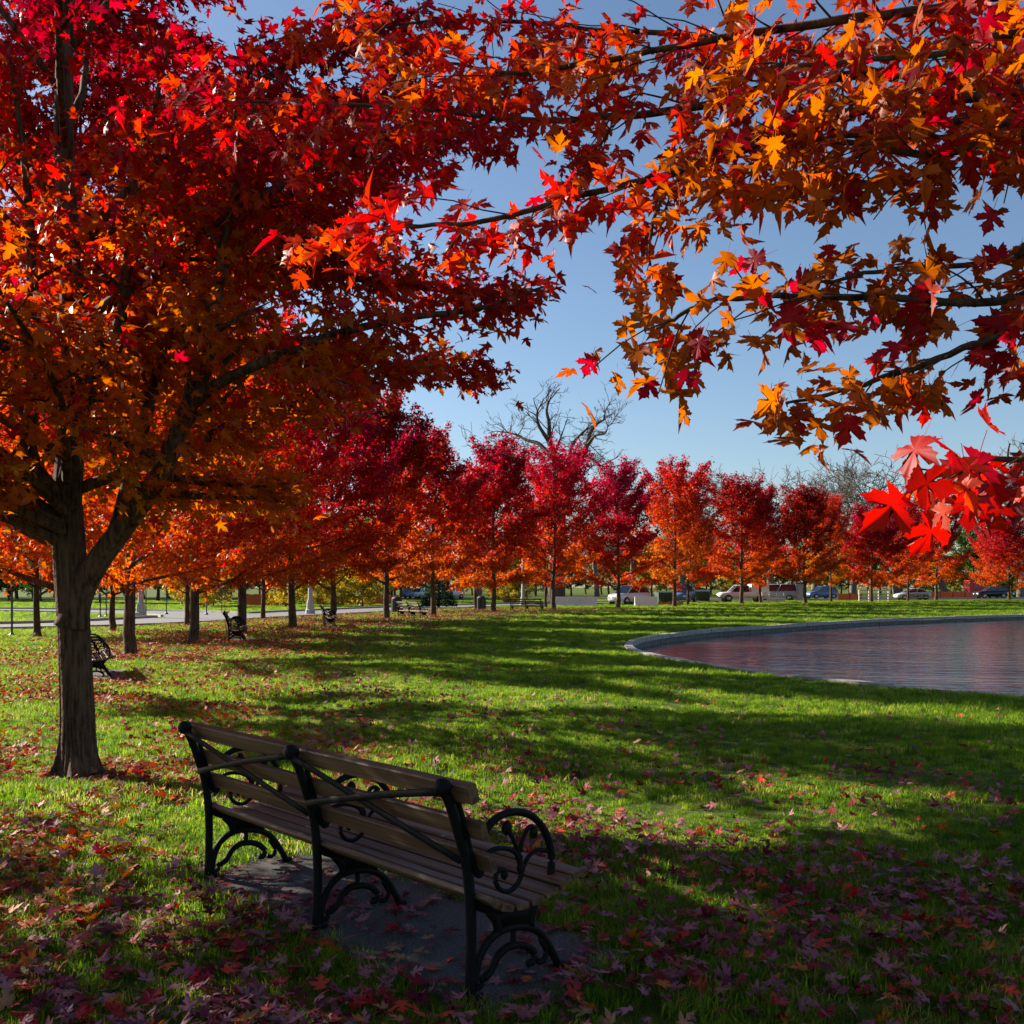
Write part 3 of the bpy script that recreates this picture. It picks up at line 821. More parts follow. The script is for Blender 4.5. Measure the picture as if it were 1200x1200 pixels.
for P, R_ in olimbs:
    Vv, Ff = tube(P, R_, 8)
    me = bpy.data.meshes.new('limb'); me.from_pydata(Vv.tolist(), [], Ff); me.materials.append(M['bark'])
    me.polygons.foreach_set('use_smooth', np.ones(len(me.polygons), dtype=bool)); me.update()
    link('limb', me, over)
Vv, Ff = tubes_np(otw, 5)
link('twigs', mesh_np('twigs', Vv, Ff, M['bark'], smooth=True), over)['kind'] = 'stuff'
lp, ld, lt = np.array(lp), np.array(ld), np.array(lt)
n = len(lp)
def vary(Rm, r):
    # every leaf its own width, curl and cup
    n = len(Rm)
    return Rm * np.stack([r.uniform(0.78, 1.12, n), r.uniform(0.9, 1.08, n), np.clip(r.normal(0.9, 0.7, n), -0.7, 1.8)], 1)[:, None, :]
nrm = unit(r.normal(0, 0.6, (n, 3)) + np.array([-0.1, -0.45, 0.50]))
tip = ld * 0.7 + np.array([-0.1, 0, -0.75]) + r.normal(0, 0.4, (n, 3))
Rm = vary(frames(nrm, tip), r)
sz = np.where(lt == 5, 0.076, 0.069) * r.uniform(0.6, 1.2, n)
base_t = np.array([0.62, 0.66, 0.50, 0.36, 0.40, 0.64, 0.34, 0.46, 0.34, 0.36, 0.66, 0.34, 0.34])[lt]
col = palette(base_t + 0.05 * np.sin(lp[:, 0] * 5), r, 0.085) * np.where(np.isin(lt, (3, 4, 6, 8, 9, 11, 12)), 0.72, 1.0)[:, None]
# crown of the same tree above and outside the view
oaut = shift_to_trunk(auto_limbs(r, 10.5, 3.6, 3.6, 16, 0.16, 30, 62), olead)
oaut = [(P, R_) for P, R_ in oaut if not np.any((P[:, 0] + OX < 0.62 * (P[:, 1] + OY)) & (P[:, 1] + OY > 0.3) & (P[:, 2] < EYE + 0.75 * (P[:, 1] + OY)))]
for P, R_ in oaut:
    Vv, Ff = tube(P, R_, 7)
    me = bpy.data.meshes.new('limb'); me.from_pydata(Vv.tolist(), [], Ff); me.materials.append(M['bark']); me.update()
    link('limb', me, over)
big_variants = leaf_variants(LEAF_BIG, tree_cols, 'leaf')
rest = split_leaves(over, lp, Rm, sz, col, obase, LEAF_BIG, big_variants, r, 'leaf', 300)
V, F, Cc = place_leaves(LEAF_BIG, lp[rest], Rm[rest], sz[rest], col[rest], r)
if oaut:
    ot2 = twigs_on(r, oaut, 2.6)
    p2, d2 = leaf_spots(r, ot2, oaut, 9000, 0.14)
    # keep the open air in front of the lens clear
    ww = p2 + obase
    k_ = ~((ww[:, 0] < 0.60 * ww[:, 1]) & (ww[:, 1] > 0.2) & (ww[:, 2] < EYE + 0.70 * ww[:, 1]))
    p2, d2 = p2[k_], d2[k_]
    R2 = leaf_axes(r, p2, np.zeros(3), d2)
    Va, Fa, Ca = place_leaves(LEAF_MID, p2, R2, 0.125 * r.uniform(0.7, 1.2, len(p2)), palette(0.3 + 0.06 * (p2[:, 2] - 3), r), r)
    F = np.vstack([F, Fa + len(V)]); V = np.vstack([V, Va]); Cc = np.vstack([Cc, Ca])
link('crown', mesh_np('crown', V, F, M['leaf'], Cc), over)['kind'] = 'stuff'
print('overhang leaves', n, 'big leaves', NB)

# ------------------------------------------------------------------ benches
BENCH_L = 2.32
def sweep2(pts, rad, x, sides=8, m=5):
    """iron scroll in the frame plane: (y,z) points"""
    q = spline(pts, m)
    return tube(np.column_stack([np.full(len(q), x), q[:, 0], q[:, 1]]), rad, sides)
def make_bench():
    root = thing('park_bench', 'wood-slatted bench with black scrolled iron frames standing on the dark pad', 'bench')
    post_pts = [(0.009, -0.01), (0.017, 0.236), (0.011, 0.409), (-0.008, 0.55), (-0.047, 0.676), (-0.085, 0.784), (-0.122, 0.858)]
    for s in (0.0, BENCH_L / 2, BENCH_L):
        mb = MB()
        q = spline(post_pts, 5)
        mb.tube(np.column_stack([np.full(len(q), s), q[:, 0], q[:, 1]]), 0.0225, 8)
        mb.box((s, 0.012, 0.012), (0.07, 0.08, 0.024))
        sb = spline([(0.0, 0.40), (0.076, 0.352), (0.169, 0.322), (0.289, 0.33), (0.389, 0.352), (0.466, 0.389), (0.525, 0.402)], 5)
        mb.tube(np.column_stack([np.full(len(sb), s), sb[:, 0], sb[:, 1]]), 0.019, 8)
        bb = spline([(0.02, 0.50), (-0.012, 0.62), (-0.048, 0.74), (-0.085, 0.85)], 4)
        mb.tube(np.column_stack([np.full(len(bb), s), bb[:, 0] + 0.018, bb[:, 1]]), 0.013, 6)
        fr = link('frame', mb.mesh('frame', M['iron'], True), root)
        kb = MB()                                   # rounded finial rolled over the post top
        prof = [(0.0001, -0.034), (0.024, -0.03), (0.036, -0.015), (0.038, 0.0), (0.036, 0.015), (0.024, 0.03), (0.0001, 0.034)]
        kb.lathe(prof, 14)
        V = np.concatenate(kb.v); kb.v = [np.column_stack([V[:, 2], V[:, 0], V[:, 1]]) + np.array([s, -0.128, 0.868])]
        link('finial', kb.mesh('finial', M['iron'], True), fr)
        ar = MB()
        for pts, rd in (
            ([(-0.03, 0.668), (0.031, 0.662), (0.088, 0.648)], 0.016),
            ([(0.080, 0.640), (0.117, 0.684), (0.181, 0.712), (0.265, 0.714), (0.351, 0.685), (0.421, 0.622), (0.459, 0.548), (0.472, 0.48), (0.464, 0.40)], 0.017),
            ([(0.289, 0.46), (0.289, 0.50), (0.271, 0.553), (0.241, 0.611), (0.215, 0.650)], 0.0095),
            ([(0.289, 0.478), (0.289, 0.558), (0.314, 0.617), (0.345, 0.640), (0.374, 0.625), (0.372, 0.598), (0.352, 0.596)], 0.010),
            ([(0.300, 0.465), (0.335, 0.514), (0.389, 0.533), (0.45, 0.518)], 0.0095),
            ([(0.289, 0.478), (0.265, 0.536), (0.217, 0.567), (0.146, 0.579), (0.094, 0.562), (0.082, 0.516), (0.065, 0.485), (0.042, 0.496), (0.045, 0.517), (0.062, 0.516)], 0.0105),
            ([(0.302, 0.475), (0.277, 0.417), (0.229, 0.390), (0.175, 0.406), (0.148, 0.447), (0.158, 0.482), (0.193, 0.486), (0.206, 0.463), (0.190, 0.448)], 0.011)):
            V, F = sweep2(pts, rd, s); ar.add(V, F)
        for cy_, cz, rr in ((0.211, 0.656, 0.026), (0.362, 0.612, 0.018), (0.055, 0.505, 0.016), (0.196, 0.466, 0.016), (0.290, 0.475, 0.02)):
            n0 = len(ar.v)
            ar.lathe([(0.0001, -0.014), (rr * 0.8, -0.010), (rr, 0), (rr * 0.8, 0.010), (0.0001, 0.014)], 12)
            V = ar.v[n0]; ar.v[n0] = np.column_stack([V[:, 2], V[:, 0], V[:, 1] * 1.25]) + np.array([s, cy_, cz])
        link('armrest', ar.mesh('armrest', M['iron'], True), fr)
        lg = MB()
        for pts, rd in (
            ([(0.030, 0.046), (0.050, 0.132), (0.088, 0.193), (0.158, 0.232), (0.241, 0.236), (0.339, 0.214), (0.414, 0.165), (0.472, 0.083), (0.515, 0.006)], 0.0185),
            ([(0.030, 0.046), (0.05, 0.03), (0.076, 0.045), (0.070, 0.075)], 0.012),
            ([(0.085, 0.062), (0.123, 0.085), (0.158, 0.133), (0.217, 0.158), (0.302, 0.147), (0.362, 0.105), (0.360, 0.066), (0.330, 0.062)], 0.0175),
            ([(0.402, 0.152), (0.438, 0.092), (0.418, 0.052), (0.384, 0.058)], 0.013),
            ([(0.245, 0.235), (0.247, 0.19), (0.240, 0.155)], 0.013),
            ([(0.505, 0.012), (0.545, 0.012)], 0.016),
            ([(0.11, 0.33), (0.15, 0.285), (0.165, 0.235)], 0.02), ([(0.40, 0.35), (0.36, 0.29), (0.345, 0.22)], 0.02)):
            V, F = sweep2(pts, rd, s, 7); lg.add(V, F)
        # solid web between seat bar and leg arch
        web = [(0.12, 0.335), (0.155, 0.27), (0.19, 0.235), (0.33, 0.218), (0.365, 0.27), (0.40, 0.35), (0.29, 0.33), (0.19, 0.325)]
        V = [(s - 0.011, y, z) for y, z in web] + [(s + 0.011, y, z) for y, z in web]
        k_ = len(web)
        lg.add(V, [tuple(range(k_))[::-1], tuple(range(k_, 2 * k_))] + [(i, (i + 1) % k_, k_ + (i + 1) % k_, k_ + i) for i in range(k_)])
        link('leg', lg.mesh('leg', M['iron'], True), fr)
    # slats
    def slat(name, y, z, w, th, tilt, x0=-0.085, x1=BENCH_L + 0.10):
        mb = MB(); c = 0.006; n_ = 14
        sec = [(-w/2, -th/2 + c), (-w/2 + c, -th/2), (w/2 - c, -th/2), (w/2, -th/2 + c), (w/2, th/2 - c), (w/2 - c, th/2), (-w/2 + c, th/2), (-w/2, th/2 - c)]
        cs, sn = math.cos(tilt), math.sin(tilt)
        rr = np.random.default_rng(int(abs(y * 1000) + z * 1000))
        V = []
        for i in range(n_):
            x = x0 + (x1 - x0) * i / (n_ - 1); wz = rr.normal(0, 0.0008); wy = rr.normal(0, 0.0006)
            for a, b in sec: V.append((x, y + wy + a * cs - b * sn, z + wz + a * sn + b * cs))
        F = [tuple(range(8)), tuple(range((n_ - 1) * 8, n_ * 8))[::-1]]
        for i in range(n_ - 1):
            for e in range(8):
                e2 = (e + 1) % 8
                F.append((i*8+e, (i+1)*8+e, (i+1)*8+e2, i*8+e2))
        mb.add(V, F)
        return link(name, mb.mesh(name, M['wood']), root)
    for i, (y, z, tl) in enumerate([(0.055, 0.398, -0.62), (0.128, 0.362, -0.25), (0.212, 0.352, -0.03), (0.297, 0.357, 0.10), (0.380, 0.374, 0.24), (0.460, 0.402, 0.33), (0.538, 0.422, 0.12)]):
        slat('seat_slat', y, z, 0.070, 0.028, tl)
    for y, z in ((0.036, 0.555), (-0.008, 0.690), (-0.066, 0.846)):
        slat('back_slat', y + 0.012, z, 0.080, 0.030 if z < 0.8 else 0.046, math.radians(90 + 17))
    # crossed flat braces on the rear of each bay
    def ypost(z): 
        q = np.array(post_pts); return float(np.interp(z, q[:, 1], q[:, 0])) - 0.022
    for b in range(2):
        x0, x1 = b * BENCH_L / 2, (b + 1) * BENCH_L / 2
        for (za, zb_), off in (((0.850, 0.560), 0.0), ((0.615, 0.850), -0.010)):
            t_ = np.linspace(0, 1, 12)
            z = za + (zb_ - za) * t_ + (0.010 if zb_ > za else -0.008) * np.sin(np.pi * t_)
            y = np.array([ypost(q) for q in z]) + off * 0.7 + 0.002
            V, F = tube(np.column_stack([x0 + 0.012 + (x1 - x0 - 0.024) * t_, y, z]), 0.016, 8, (0.35, 1.0))
            mb = MB().add(V, F)
            link('brace', mb.mesh('brace', M['iron'], True), root)
    mb = MB().tube([(0, 0.30, 0.292), (BENCH_L / 2, 0.30, 0.276), (BENCH_L, 0.30, 0.292)], 0.008, 6)
    link('tie_rod', mb.mesh('tie_rod', M['iron'], True), root)
    return root
bench = make_bench()
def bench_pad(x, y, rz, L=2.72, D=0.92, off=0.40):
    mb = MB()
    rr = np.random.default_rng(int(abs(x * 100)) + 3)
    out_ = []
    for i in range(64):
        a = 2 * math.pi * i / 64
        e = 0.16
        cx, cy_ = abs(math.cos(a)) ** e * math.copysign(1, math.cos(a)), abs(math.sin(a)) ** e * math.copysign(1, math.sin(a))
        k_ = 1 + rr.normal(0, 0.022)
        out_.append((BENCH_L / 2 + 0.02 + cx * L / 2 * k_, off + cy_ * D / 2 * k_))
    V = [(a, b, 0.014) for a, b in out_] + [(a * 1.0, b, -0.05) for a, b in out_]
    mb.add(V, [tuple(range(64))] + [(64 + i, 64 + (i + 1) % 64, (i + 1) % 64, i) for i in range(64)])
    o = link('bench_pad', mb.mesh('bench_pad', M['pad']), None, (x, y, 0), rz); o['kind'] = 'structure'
    cs, sn = math.cos(rz), math.sin(rz)
    return np.array([(x + a * cs - b * sn, y + a * sn + b * cs) for a, b in out_])
b_rot = math.atan2(4.115 - 5.83, -0.178 + 1.74)
pads = []
bench.location = (-1.74, 5.83, 0.014); bench.rotation_euler = (0, 0, b_rot)
bench['label'] = 'wood-slatted bench with black scrolled iron frames near the large furrowed maple'
bench['group'] = 'slatted park benches'
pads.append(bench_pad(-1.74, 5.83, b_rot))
def put_bench(cx, cy_, rz, label):
    x = cx - math.cos(rz) * BENCH_L / 2; y = cy_ - math.sin(rz) * BENCH_L / 2
    dup(bench, (x, y, 0.014), rz, label, 'slatted park benches')
    pads.append(bench_pad(x, y, rz))
put_bench(-8.1, 19.2, math.radians(-66), 'dark bench half hidden behind the large furrowed trunk')
put_bench(-8.75, 31.6, math.radians(-75), 'dark bench between the third and fourth maples of the row by the lawn')
put_bench(-8.0, 43.5, math.radians(-78), 'dark bench between the fifth and sixth maples of the row by the lawn')
put_bench(-5.4, 53.5, math.radians(-55), 'dark bench between the seventh and eighth maples of the row by the lawn')
put_bench(0.9, 68.5, math.radians(-30), 'dark bench between the ninth and tenth maples of the row by the lawn')
put_bench(47.5, 120, math.radians(-20), 'dark bench in front of the parked silver car')

# ------------------------------------------------------------------ vehicles
def car(name, label, body, loc, rz, kind='sedan'):
    root = thing(name, label, name.split('_')[-1], loc, rz, None)
    if kind == 'sedan':
        st = [(-2.25, .42, .80, .62), (-2.2, .30, .96, .76), (-1.5, .22, 1.00, .86), (0, .20, .97, .88), (1.1, .22, .93, .87), (1.9, .24, .80, .80), (2.22, .34, .66, .64)]
        cab = [(-1.85, .99, 0.72), (-1.05, 1.42, 0.58), (0.15, 1.45, 0.58), (1.15, .95, 0.72)]; wx = (-1.38, 1.38); wr = 0.32
    elif kind == 'suv':
        st = [(-2.3, .5, 1.0, .74), (-2.25, .34, 1.12, .86), (-1.5, .28, 1.14, .93), (0, .28, 1.12, .94), (1.2, .28, 1.08, .92), (2.05, .30, .98, .86), (2.32, .42, .78, .70)]
        cab = [(-2.22, 1.12, 0.80), (-1.9, 1.72, 0.64), (0.2, 1.78, 0.66), (1.15, 1.1, 0.78)]; wx = (-1.42, 1.42); wr = 0.38
    elif kind == 'van':
        st = [(-2.5, .4, 1.1, .86), (-2.45, .3, 1.2, .95), (-1.5, .28, 1.2, .97), (0, .28, 1.2, .97), (1.5, .28, 1.15, .95), (2.2, .3, 1.0, .86), (2.45, .42, .8, .72)]
        cab = [(-2.45, 1.2, 0.88), (-2.38, 2.0, 0.78), (1.1, 2.0, 0.76), (1.95, 1.1, 0.78)]; wx = (-1.6, 1.55); wr = 0.36
    else:   # pickup
        st = [(-2.75, .6, 1.05, .84), (-2.7, .5, 1.12, .94), (-0.8, .42, 1.12, .96), (0.4, .40, 1.14, .97), (1.4, .40, 1.15, .95), (2.4, .42, 1.06, .90), (2.72, .52, .9, .78)]
        cab = [(-0.62, 1.12, 0.82), (-0.5, 1.82, 0.70), (0.75, 1.86, 0.70), (1.45, 1.14, 0.82)]; wx = (-1.75, 1.75); wr = 0.42
    mb = MB(); V = []; F = []
    for x, z0, z1, w in st:
        zm = z0 + (z1 - z0) * 0.55
        V += [(x, -w * 0.9, z0), (x, -w, zm), (x, -w * 0.92, z1), (x, 0, z1 + 0.03), (x, w * 0.92, z1), (x, w, zm), (x, w * 0.9, z0), (x, 0, z0)]
    for i in range(len(st) - 1):
        for e in range(8):
            e2 = (e + 1) % 8
            F.append((i*8+e, (i+1)*8+e, (i+1)*8+e2, i*8+e2))
    F += [tuple(range(8)), tuple(range((len(st)-1)*8, len(st)*8))[::-1]]
    link('body', mb.add(V, F).mesh('body', M[body], True), root)
    (xa, za, wa), (xb, zb_, wb), (xc, zc, wc_), (xd, zd, wd) = cab
    def quadstrip(inset):
        mb = MB()
        V = []
        for x, z, w in cab: V += [(x, -w + inset, z - inset), (x, w - inset, z - inset)]
        mb.add(V, [(0, 1, 3, 2), (2, 3, 5, 4), (4, 5, 7, 6), (0, 2, 4, 6), (1, 7, 5, 3)])
        return mb
    link('window', quadstrip(0.0).mesh('window', M['glass']), root)
    mb = MB()
    mb.hull8([(xb, -wb - .01, zb_ - .03), (xc, -wc_ - .01, zc - .03), (xc, wc_ + .01, zc - .03), (xb, wb + .01, zb_ - .03),
              (xb + .06, -wb + .05, zb_ + .035), (xc - .06, -wc_ + .05, zc + .035), (xc - .06, wc_ - .05, zc + .035), (xb + .06, wb - .05, zb_ + .035)])
    link('roof', mb.mesh('roof', M[body], True), root)
    for s in (-1, 1):
        for (p, q) in (((xa, s * wa, za), (xb, s * wb, zb_)), ((xd, s * wd, zd), (xc, s * wc_, zc)), (((xa + xd) / 2 + .05, s * (wa + .012), za), ((xb + xc) / 2, s * (wb + .012), zb_))):
            link('pillar', MB().tube([p, q], 0.045, 5).mesh('pillar', M[body]), root)
        link('headlight', MB().box((st[-1][0] - 0.06, s * st[-1][3] * 0.78, (st[-1][1] + st[-1][2]) / 2 + .08), (0.14, 0.32, 0.15)).mesh('headlight', M['headlight']), root)
        link('taillight', MB().box((st[0][0] + 0.03, s * st[0][3] * 0.9, (st[0][1] + st[0][2]) / 2 + .12), (0.12, 0.22, 0.2)).mesh('taillight', M['taillight']), root)
        for x in wx:
            w_ = s * (st[3][3] - 0.08)
            kb = MB().lathe([(wr * 0.62, -0.11), (wr * 0.92, -0.11), (wr, -0.06), (wr, 0.06), (wr * 0.92, 0.11), (wr * 0.62, 0.11)], 18)
            V = kb.v[0]; kb.v[0] = np.column_stack([V[:, 0], V[:, 2], V[:, 1]]) + np.array([x, w_, wr])
            wh = link('wheel', kb.mesh('wheel', M['tyre'], True), root)
            kb = MB().lathe([(0.05, -0.115), (wr * 0.6, -0.118), (wr * 0.62, 0.118), (0.05, 0.115)], 14)
            V = kb.v[0]; kb.v[0] = np.column_stack([V[:, 0], V[:, 2], V[:, 1]]) + np.array([x, w_, wr])
            link('rim', kb.mesh('rim', M['rim'], True), wh)
    return root
def gp(u, d): return ((u - 600) / 1200 * d, d, 0.008)
car('parked_car', 'silver car parked before the orange netting', 'silver', gp(1069, 133), math.radians(182), 'sedan')
car('parked_suv', 'dark navy tall car parked beside the red booth', 'navy', gp(1161, 150), math.radians(185), 'suv')
car('parked_car', 'green car parked behind the dark navy tall car', 'green_paint', gp(1202, 166), math.radians(180), 'sedan')
car('parked_suv', 'white tall car parked next to the low white barriers', 'white', gp(737, 97), math.radians(225), 'suv')
car('parked_van', 'pale blue van parked between two dark green containers', 'blue_paint', gp(801, 112), math.radians(250), 'van')
car('parked_car', 'blue car parked beside the grey-green cabinet', 'blue_paint', gp(962, 142), math.radians(200), 'suv')
car('parked_car', 'small dark blue car parked far beyond the seventh maple, before the white ones', 'blue_paint', gp(478, 150), math.radians(260), 'sedan')
car('parked_car', 'small white car parked far off beside the dark blue one', 'white', gp(490, 152), math.radians(255), 'sedan')
car('parked_car', 'small silver car parked far off beside two other cars', 'silver', gp(500, 156), math.radians(255), 'sedan')
car('parked_suv', 'white tall car parked far off behind the cone-shaped evergreen', 'white', gp(527, 140), math.radians(235), 'suv')
tr_ = car('pickup_truck', 'white pickup truck carrying a pale utility box', 'white', gp(870, 112), math.radians(182), 'pickup')
tb = MB().hull8([(-2.72, -0.93, 1.0), (-0.75, -0.93, 1.0), (-0.75, 0.93, 1.0), (-2.72, 0.93, 1.0), (-2.68, -0.88, 2.0), (-0.8, -0.88, 2.0), (-0.8, 0.88, 2.0), (-2.68, 0.88, 2.0)])
link('utility_box', tb.mesh('utility_box', M['white']), tr_)
for s in (-1, 1):
    for k_ in range(3):
        link('box_door', MB().box((-2.4 + 0.62 * k_, s * 0.915, 1.5), (0.56, 0.02, 0.75)).mesh('box_door', M['white']), tr_)
car('parked_van', 'tall grey van parked behind the pale boarded barrier and the pickup', 'grey_paint', gp(910, 126), math.radians(160), 'van')

# ------------------------------------------------------------------ street furniture and site clutter
def dumpster(label, loc, rz, sc):
    root = thing('waste_container', label, 'container', loc, rz)
    link('tub', MB().hull8([(-0.9, -0.55, 0.12), (0.9, -0.55, 0.12), (0.9, 0.55, 0.12), (-0.9, 0.55, 0.12), (-1, -0.75, 1.2), (1, -0.75, 1.2), (1, 0.75, 1.35), (-1, 0.75, 1.35)]).mesh('tub', M['container']), root)
    for k_ in range(5):
        link('rib', MB().box((-0.8 + 0.4 * k_, -0.67, 0.68), (0.06, 0.14, 0.95)).mesh('rib', M['container']), root)
    for s in (-1, 1):
        link('lid', MB().hull8([(s * .5 - .48, -0.77, 1.21), (s * .5 + .48, -0.77, 1.21), (s * .5 + .48, 0.78, 1.36), (s * .5 - .48, 0.78, 1.36), (s * .5 - .48, -0.77, 1.25), (s * .5 + .48, -0.77, 1.25), (s * .5 + .48, 0.78, 1.42), (s * .5 - .48, 0.78, 1.42)]).mesh('lid', M['steel']), root)
    root.scale = (sc, sc, sc)
dumpster('dark green container standing beside the white tall car', gp(779, 104), 0.2, 0.9)
dumpster('dark green container standing between the blue van and the pickup', gp(822, 116), -0.1, 0.95)

def barrier(label, loc, rz, n=5, L=3.6, h=1.25, group=None):
    root = thing('board_barrier', label, 'barrier', loc, rz)
    for i in range(4):
        x = -L / 2 + L * i / 3
        link('post', MB().box((x, 0, h / 2), (0.10, 0.10, h)).mesh('post', M['picket']), root)
    for k_ in range(n):
        link('board', MB().box((0, -0.07, 0.22 + (h - 0.3) * k_ / (n - 1)), (L + 0.1, 0.035, 0.13)).mesh('board', M['picket']), root)
barrier('pale boarded barrier standing near the silver car', gp(1024, 117), 0.05, 4, 3.4, 1.35)
barrier('pale boarded barrier standing in front of the grey van', gp(906, 110), -0.05, 4, 2.3, 1.1)

def net_fence(label, p, q, h, seed):
    p, q = np.array(p), np.array(q); L = np.linalg.norm(q - p)
    rz = math.atan2(q[1] - p[1], q[0] - p[0])
    root = thing('net_fence', label, 'fence', (p[0], p[1], 0), rz)
    rr = np.random.default_rng(seed)
    n = max(2, int(L / 2.4)); 
    for i in range(n + 1):
        link('stake', MB().box((L * i / n, 0, h * 0.52), (0.05, 0.05, h * 1.04)).mesh('stake', M['steel']), root)
    m_ = n * 6
    for i in range(n):
        V = []; 
        for j in range(7):
            t_ = j / 6; x = L * (i + t_) / n; sag = 0.16 * math.sin(math.pi * t_) * rr.uniform(0.6, 1.2)
            V += [(x, 0.03 + 0.02 * rr.normal(), 0.05), (x, 0.03 + 0.02 * rr.normal(), h - sag)]
        F = [(2*j, 2*j+2, 2*j+3, 2*j+1) for j in range(6)]
        link('net', MB().add(V, F).mesh('net', M['orange_net']), root)
net_fence('orange netting fence between posts beyond the bright lawn', gp(285, 92), gp(345, 92), 1.15, 1)
net_fence('orange netting fence behind the silver car', gp(1088, 152), gp(1145, 156), 1.1, 2)
net_fence('orange netting fence beside the pale boarded barrier', gp(982, 128), gp(1010, 130), 0.95, 3)
net_fence('low orange netting by the dark green container', gp(772, 95), gp(800, 95), 0.4, 4)
net_fence('faded orange netting fence under the yellow shrubs', gp(372, 96), gp(470, 100), 0.95, 5)

for k_, u in enumerate((662, 686, 757)):
    prof = [(-0.3, 0), (0.3, 0), (0.3, 0.08), (0.13, 0.3), (0.09, 0.82), (-0.09, 0.82), (-0.13, 0.3), (-0.3, 0.08)]
    L = 2.0
    V = [(-L/2, y, z) for y, z in prof] + [(L/2, y, z) for y, z in prof]
    n_ = len(prof)
    me = MB().add(V, [tuple(range(n_)), tuple(range(n_, 2*n_))[::-1]] + [(i, n_ + i, n_ + (i+1) % n_, (i+1) % n_) for i in range(n_)]).mesh('concrete_barrier', M['white'])
    thing('concrete_barrier', 'low white concrete barrier lined up beyond the tenth maple', 'barrier', gp(u, 90), 0.03 * k_, 'low white barriers', me)

def lamp_post(label, loc, h=5.2):
    root = thing('lamp_post', label, 'street lamp', loc)
    link('base', MB().lathe([(0.30, 0), (0.30, 0.25), (0.24, 0.32), (0.22, 0.7), (0.17, 0.85)], 8).mesh('base', M['lamp_concrete']), root)
    link('pole', MB().lathe([(0.155, 0.85), (0.09, h)], 12).mesh('pole', M['lamp_concrete']), root)
    link('collar', MB().lathe([(0.10, h), (0.16, h + 0.1), (0.12, h + 0.18)], 12).mesh('collar', M['steel']), root)
    link('globe', MB().lathe([(0.11, h + 0.18), (0.22, h + 0.34), (0.23, h + 0.5), (0.15, h + 0.72), (0.02, h + 0.85)], 14).mesh('globe', M['globe'], True), root)
lamp_post('pale concrete lamp post standing on the tip of the road island', ((165 - 600) / 1200 * 56, 56, 0))
lamp_post('pale concrete lamp post behind the bench between fifth and sixth maples', ((358 - 600) / 1200 * 62.5, 64, 0))
lamp_post('pale concrete lamp post beyond the ninth maple of the row', ((613 - 600) / 1200 * 86, 86, 0))

def bin_(label, loc):
    root = thing('litter_bin', label, 'bin', loc)
    link('drum', MB().lathe([(0.26, 0.04), (0.30, 0.1), (0.30, 0.82), (0.27, 0.86)], 16).mesh('drum', M['steel']), root)
    link('lid', MB().lathe([(0.31, 0.86), (0.32, 0.90), (0.2, 1.02), (0.05, 1.06)], 16).mesh('lid', M['steel']), root)
    for k_ in range(10):
        a = k_ * 0.628
        link('slat', MB().box((0.315 * math.cos(a), 0.315 * math.sin(a), 0.46), (0.03, 0.09, 0.76), a).mesh('slat', M['steel']), root)
bin_('dark litter bin standing beside the fifth slender maple of the outer row', gp(464.5, 67))
bin_('dark litter bin standing beside the sixth slender maple of the outer row', gp(564, 72))

def sign_post(label, loc, h=2.1, plate=True):
    root = thing('road_sign', label, 'sign', loc)
    link('post', MB().tube([(0, 0, 0), (0, 0, h)], 0.03, 6).mesh('post', M['steel']), root)
    pl = link('plate', MB().box((0, -0.04, h - 0.22), (0.32, 0.015, 0.45)).mesh('plate', M['sign_white']), root)
    # red no-parking ring
    a = np.linspace(0, 2 * np.pi, 17)
    link('ring', MB().tube(np.column_stack([0.09 * np.cos(a), np.full(17, -0.052), h - 0.16 + 0.09 * np.sin(a)]), 0.012, 5).mesh('ring', M['red_paint']), pl)
sign_post('small white no-parking sign on a thin post by the bright lawn', gp(260, 66))
def thin_post(label, loc, h):
    root = thing('steel_post', label, 'post', loc)
    link('shaft', MB().lathe([(0.035, 0), (0.03, h)], 8).mesh('shaft', M['steel']), root)
    link('foot', MB().lathe([(0.11, 0), (0.11, 0.05), (0.05, 0.12)], 10).mesh('foot', M['steel']), root)
    link('cap', MB().lathe([(0.04, h), (0.045, h + 0.03), (0.01, h + 0.06)], 8).mesh('cap', M['steel']), root)
thin_post('tall thin dark post at the road edge beside the first slender maple', gp(14, 34.5), 4.2)
thin_post('thin dark post on the road island beside the lamp post base', gp(171, 57), 2.0)
thin_post('thin dark post standing before the no-parking sign', gp(242, 62), 2.4)
thin_post('thin dark post standing on the island near a low heap', gp(195, 63), 1.9)
thin_post('one of two thin dark posts across the road from the island', gp(117.5, 56), 1.7)
thin_post('other thin dark post across the road, with a low bush at its foot', gp(124.5, 57), 1.7)
# red booth
rb = thing('red_booth', 'small red booth behind the dark navy tall car', 'booth', gp(1141, 162), 0.1)
link('wall', MB().box((0, 0, 1.3), (2.3, 1.8, 2.5)).mesh('wall', M['red_paint']), rb)
link('roof', MB().hull8([(-1.3, -1.05, 2.555), (1.3, -1.05, 2.555), (1.3, 1.05, 2.555), (-1.3, 1.05, 2.555), (-1.1, -0.8, 2.75), (1.1, -0.8, 2.75), (1.1, 0.8, 2.75), (-1.1, 0.8, 2.75)]).mesh('roof', M['red_paint']), rb)
wd_ = link('window', MB().box((-0.1, -0.905, 1.55), (0.5, 0.03, 0.9)).mesh('window', M['glass']), rb)
link('door', MB().box((0.7, -0.905, 1.05), (0.6, 0.03, 1.9)).mesh('door', M['red_paint']), rb)
cb = thing('utility_cabinet', 'grey-green upright utility cabinet beside the blue car', 'cabinet', gp(934, 128), 0.0)
link('housing', MB().box((0, 0, 1.05), (1.6, 0.9, 2.0)).mesh('housing', M['lamp_concrete']), cb)
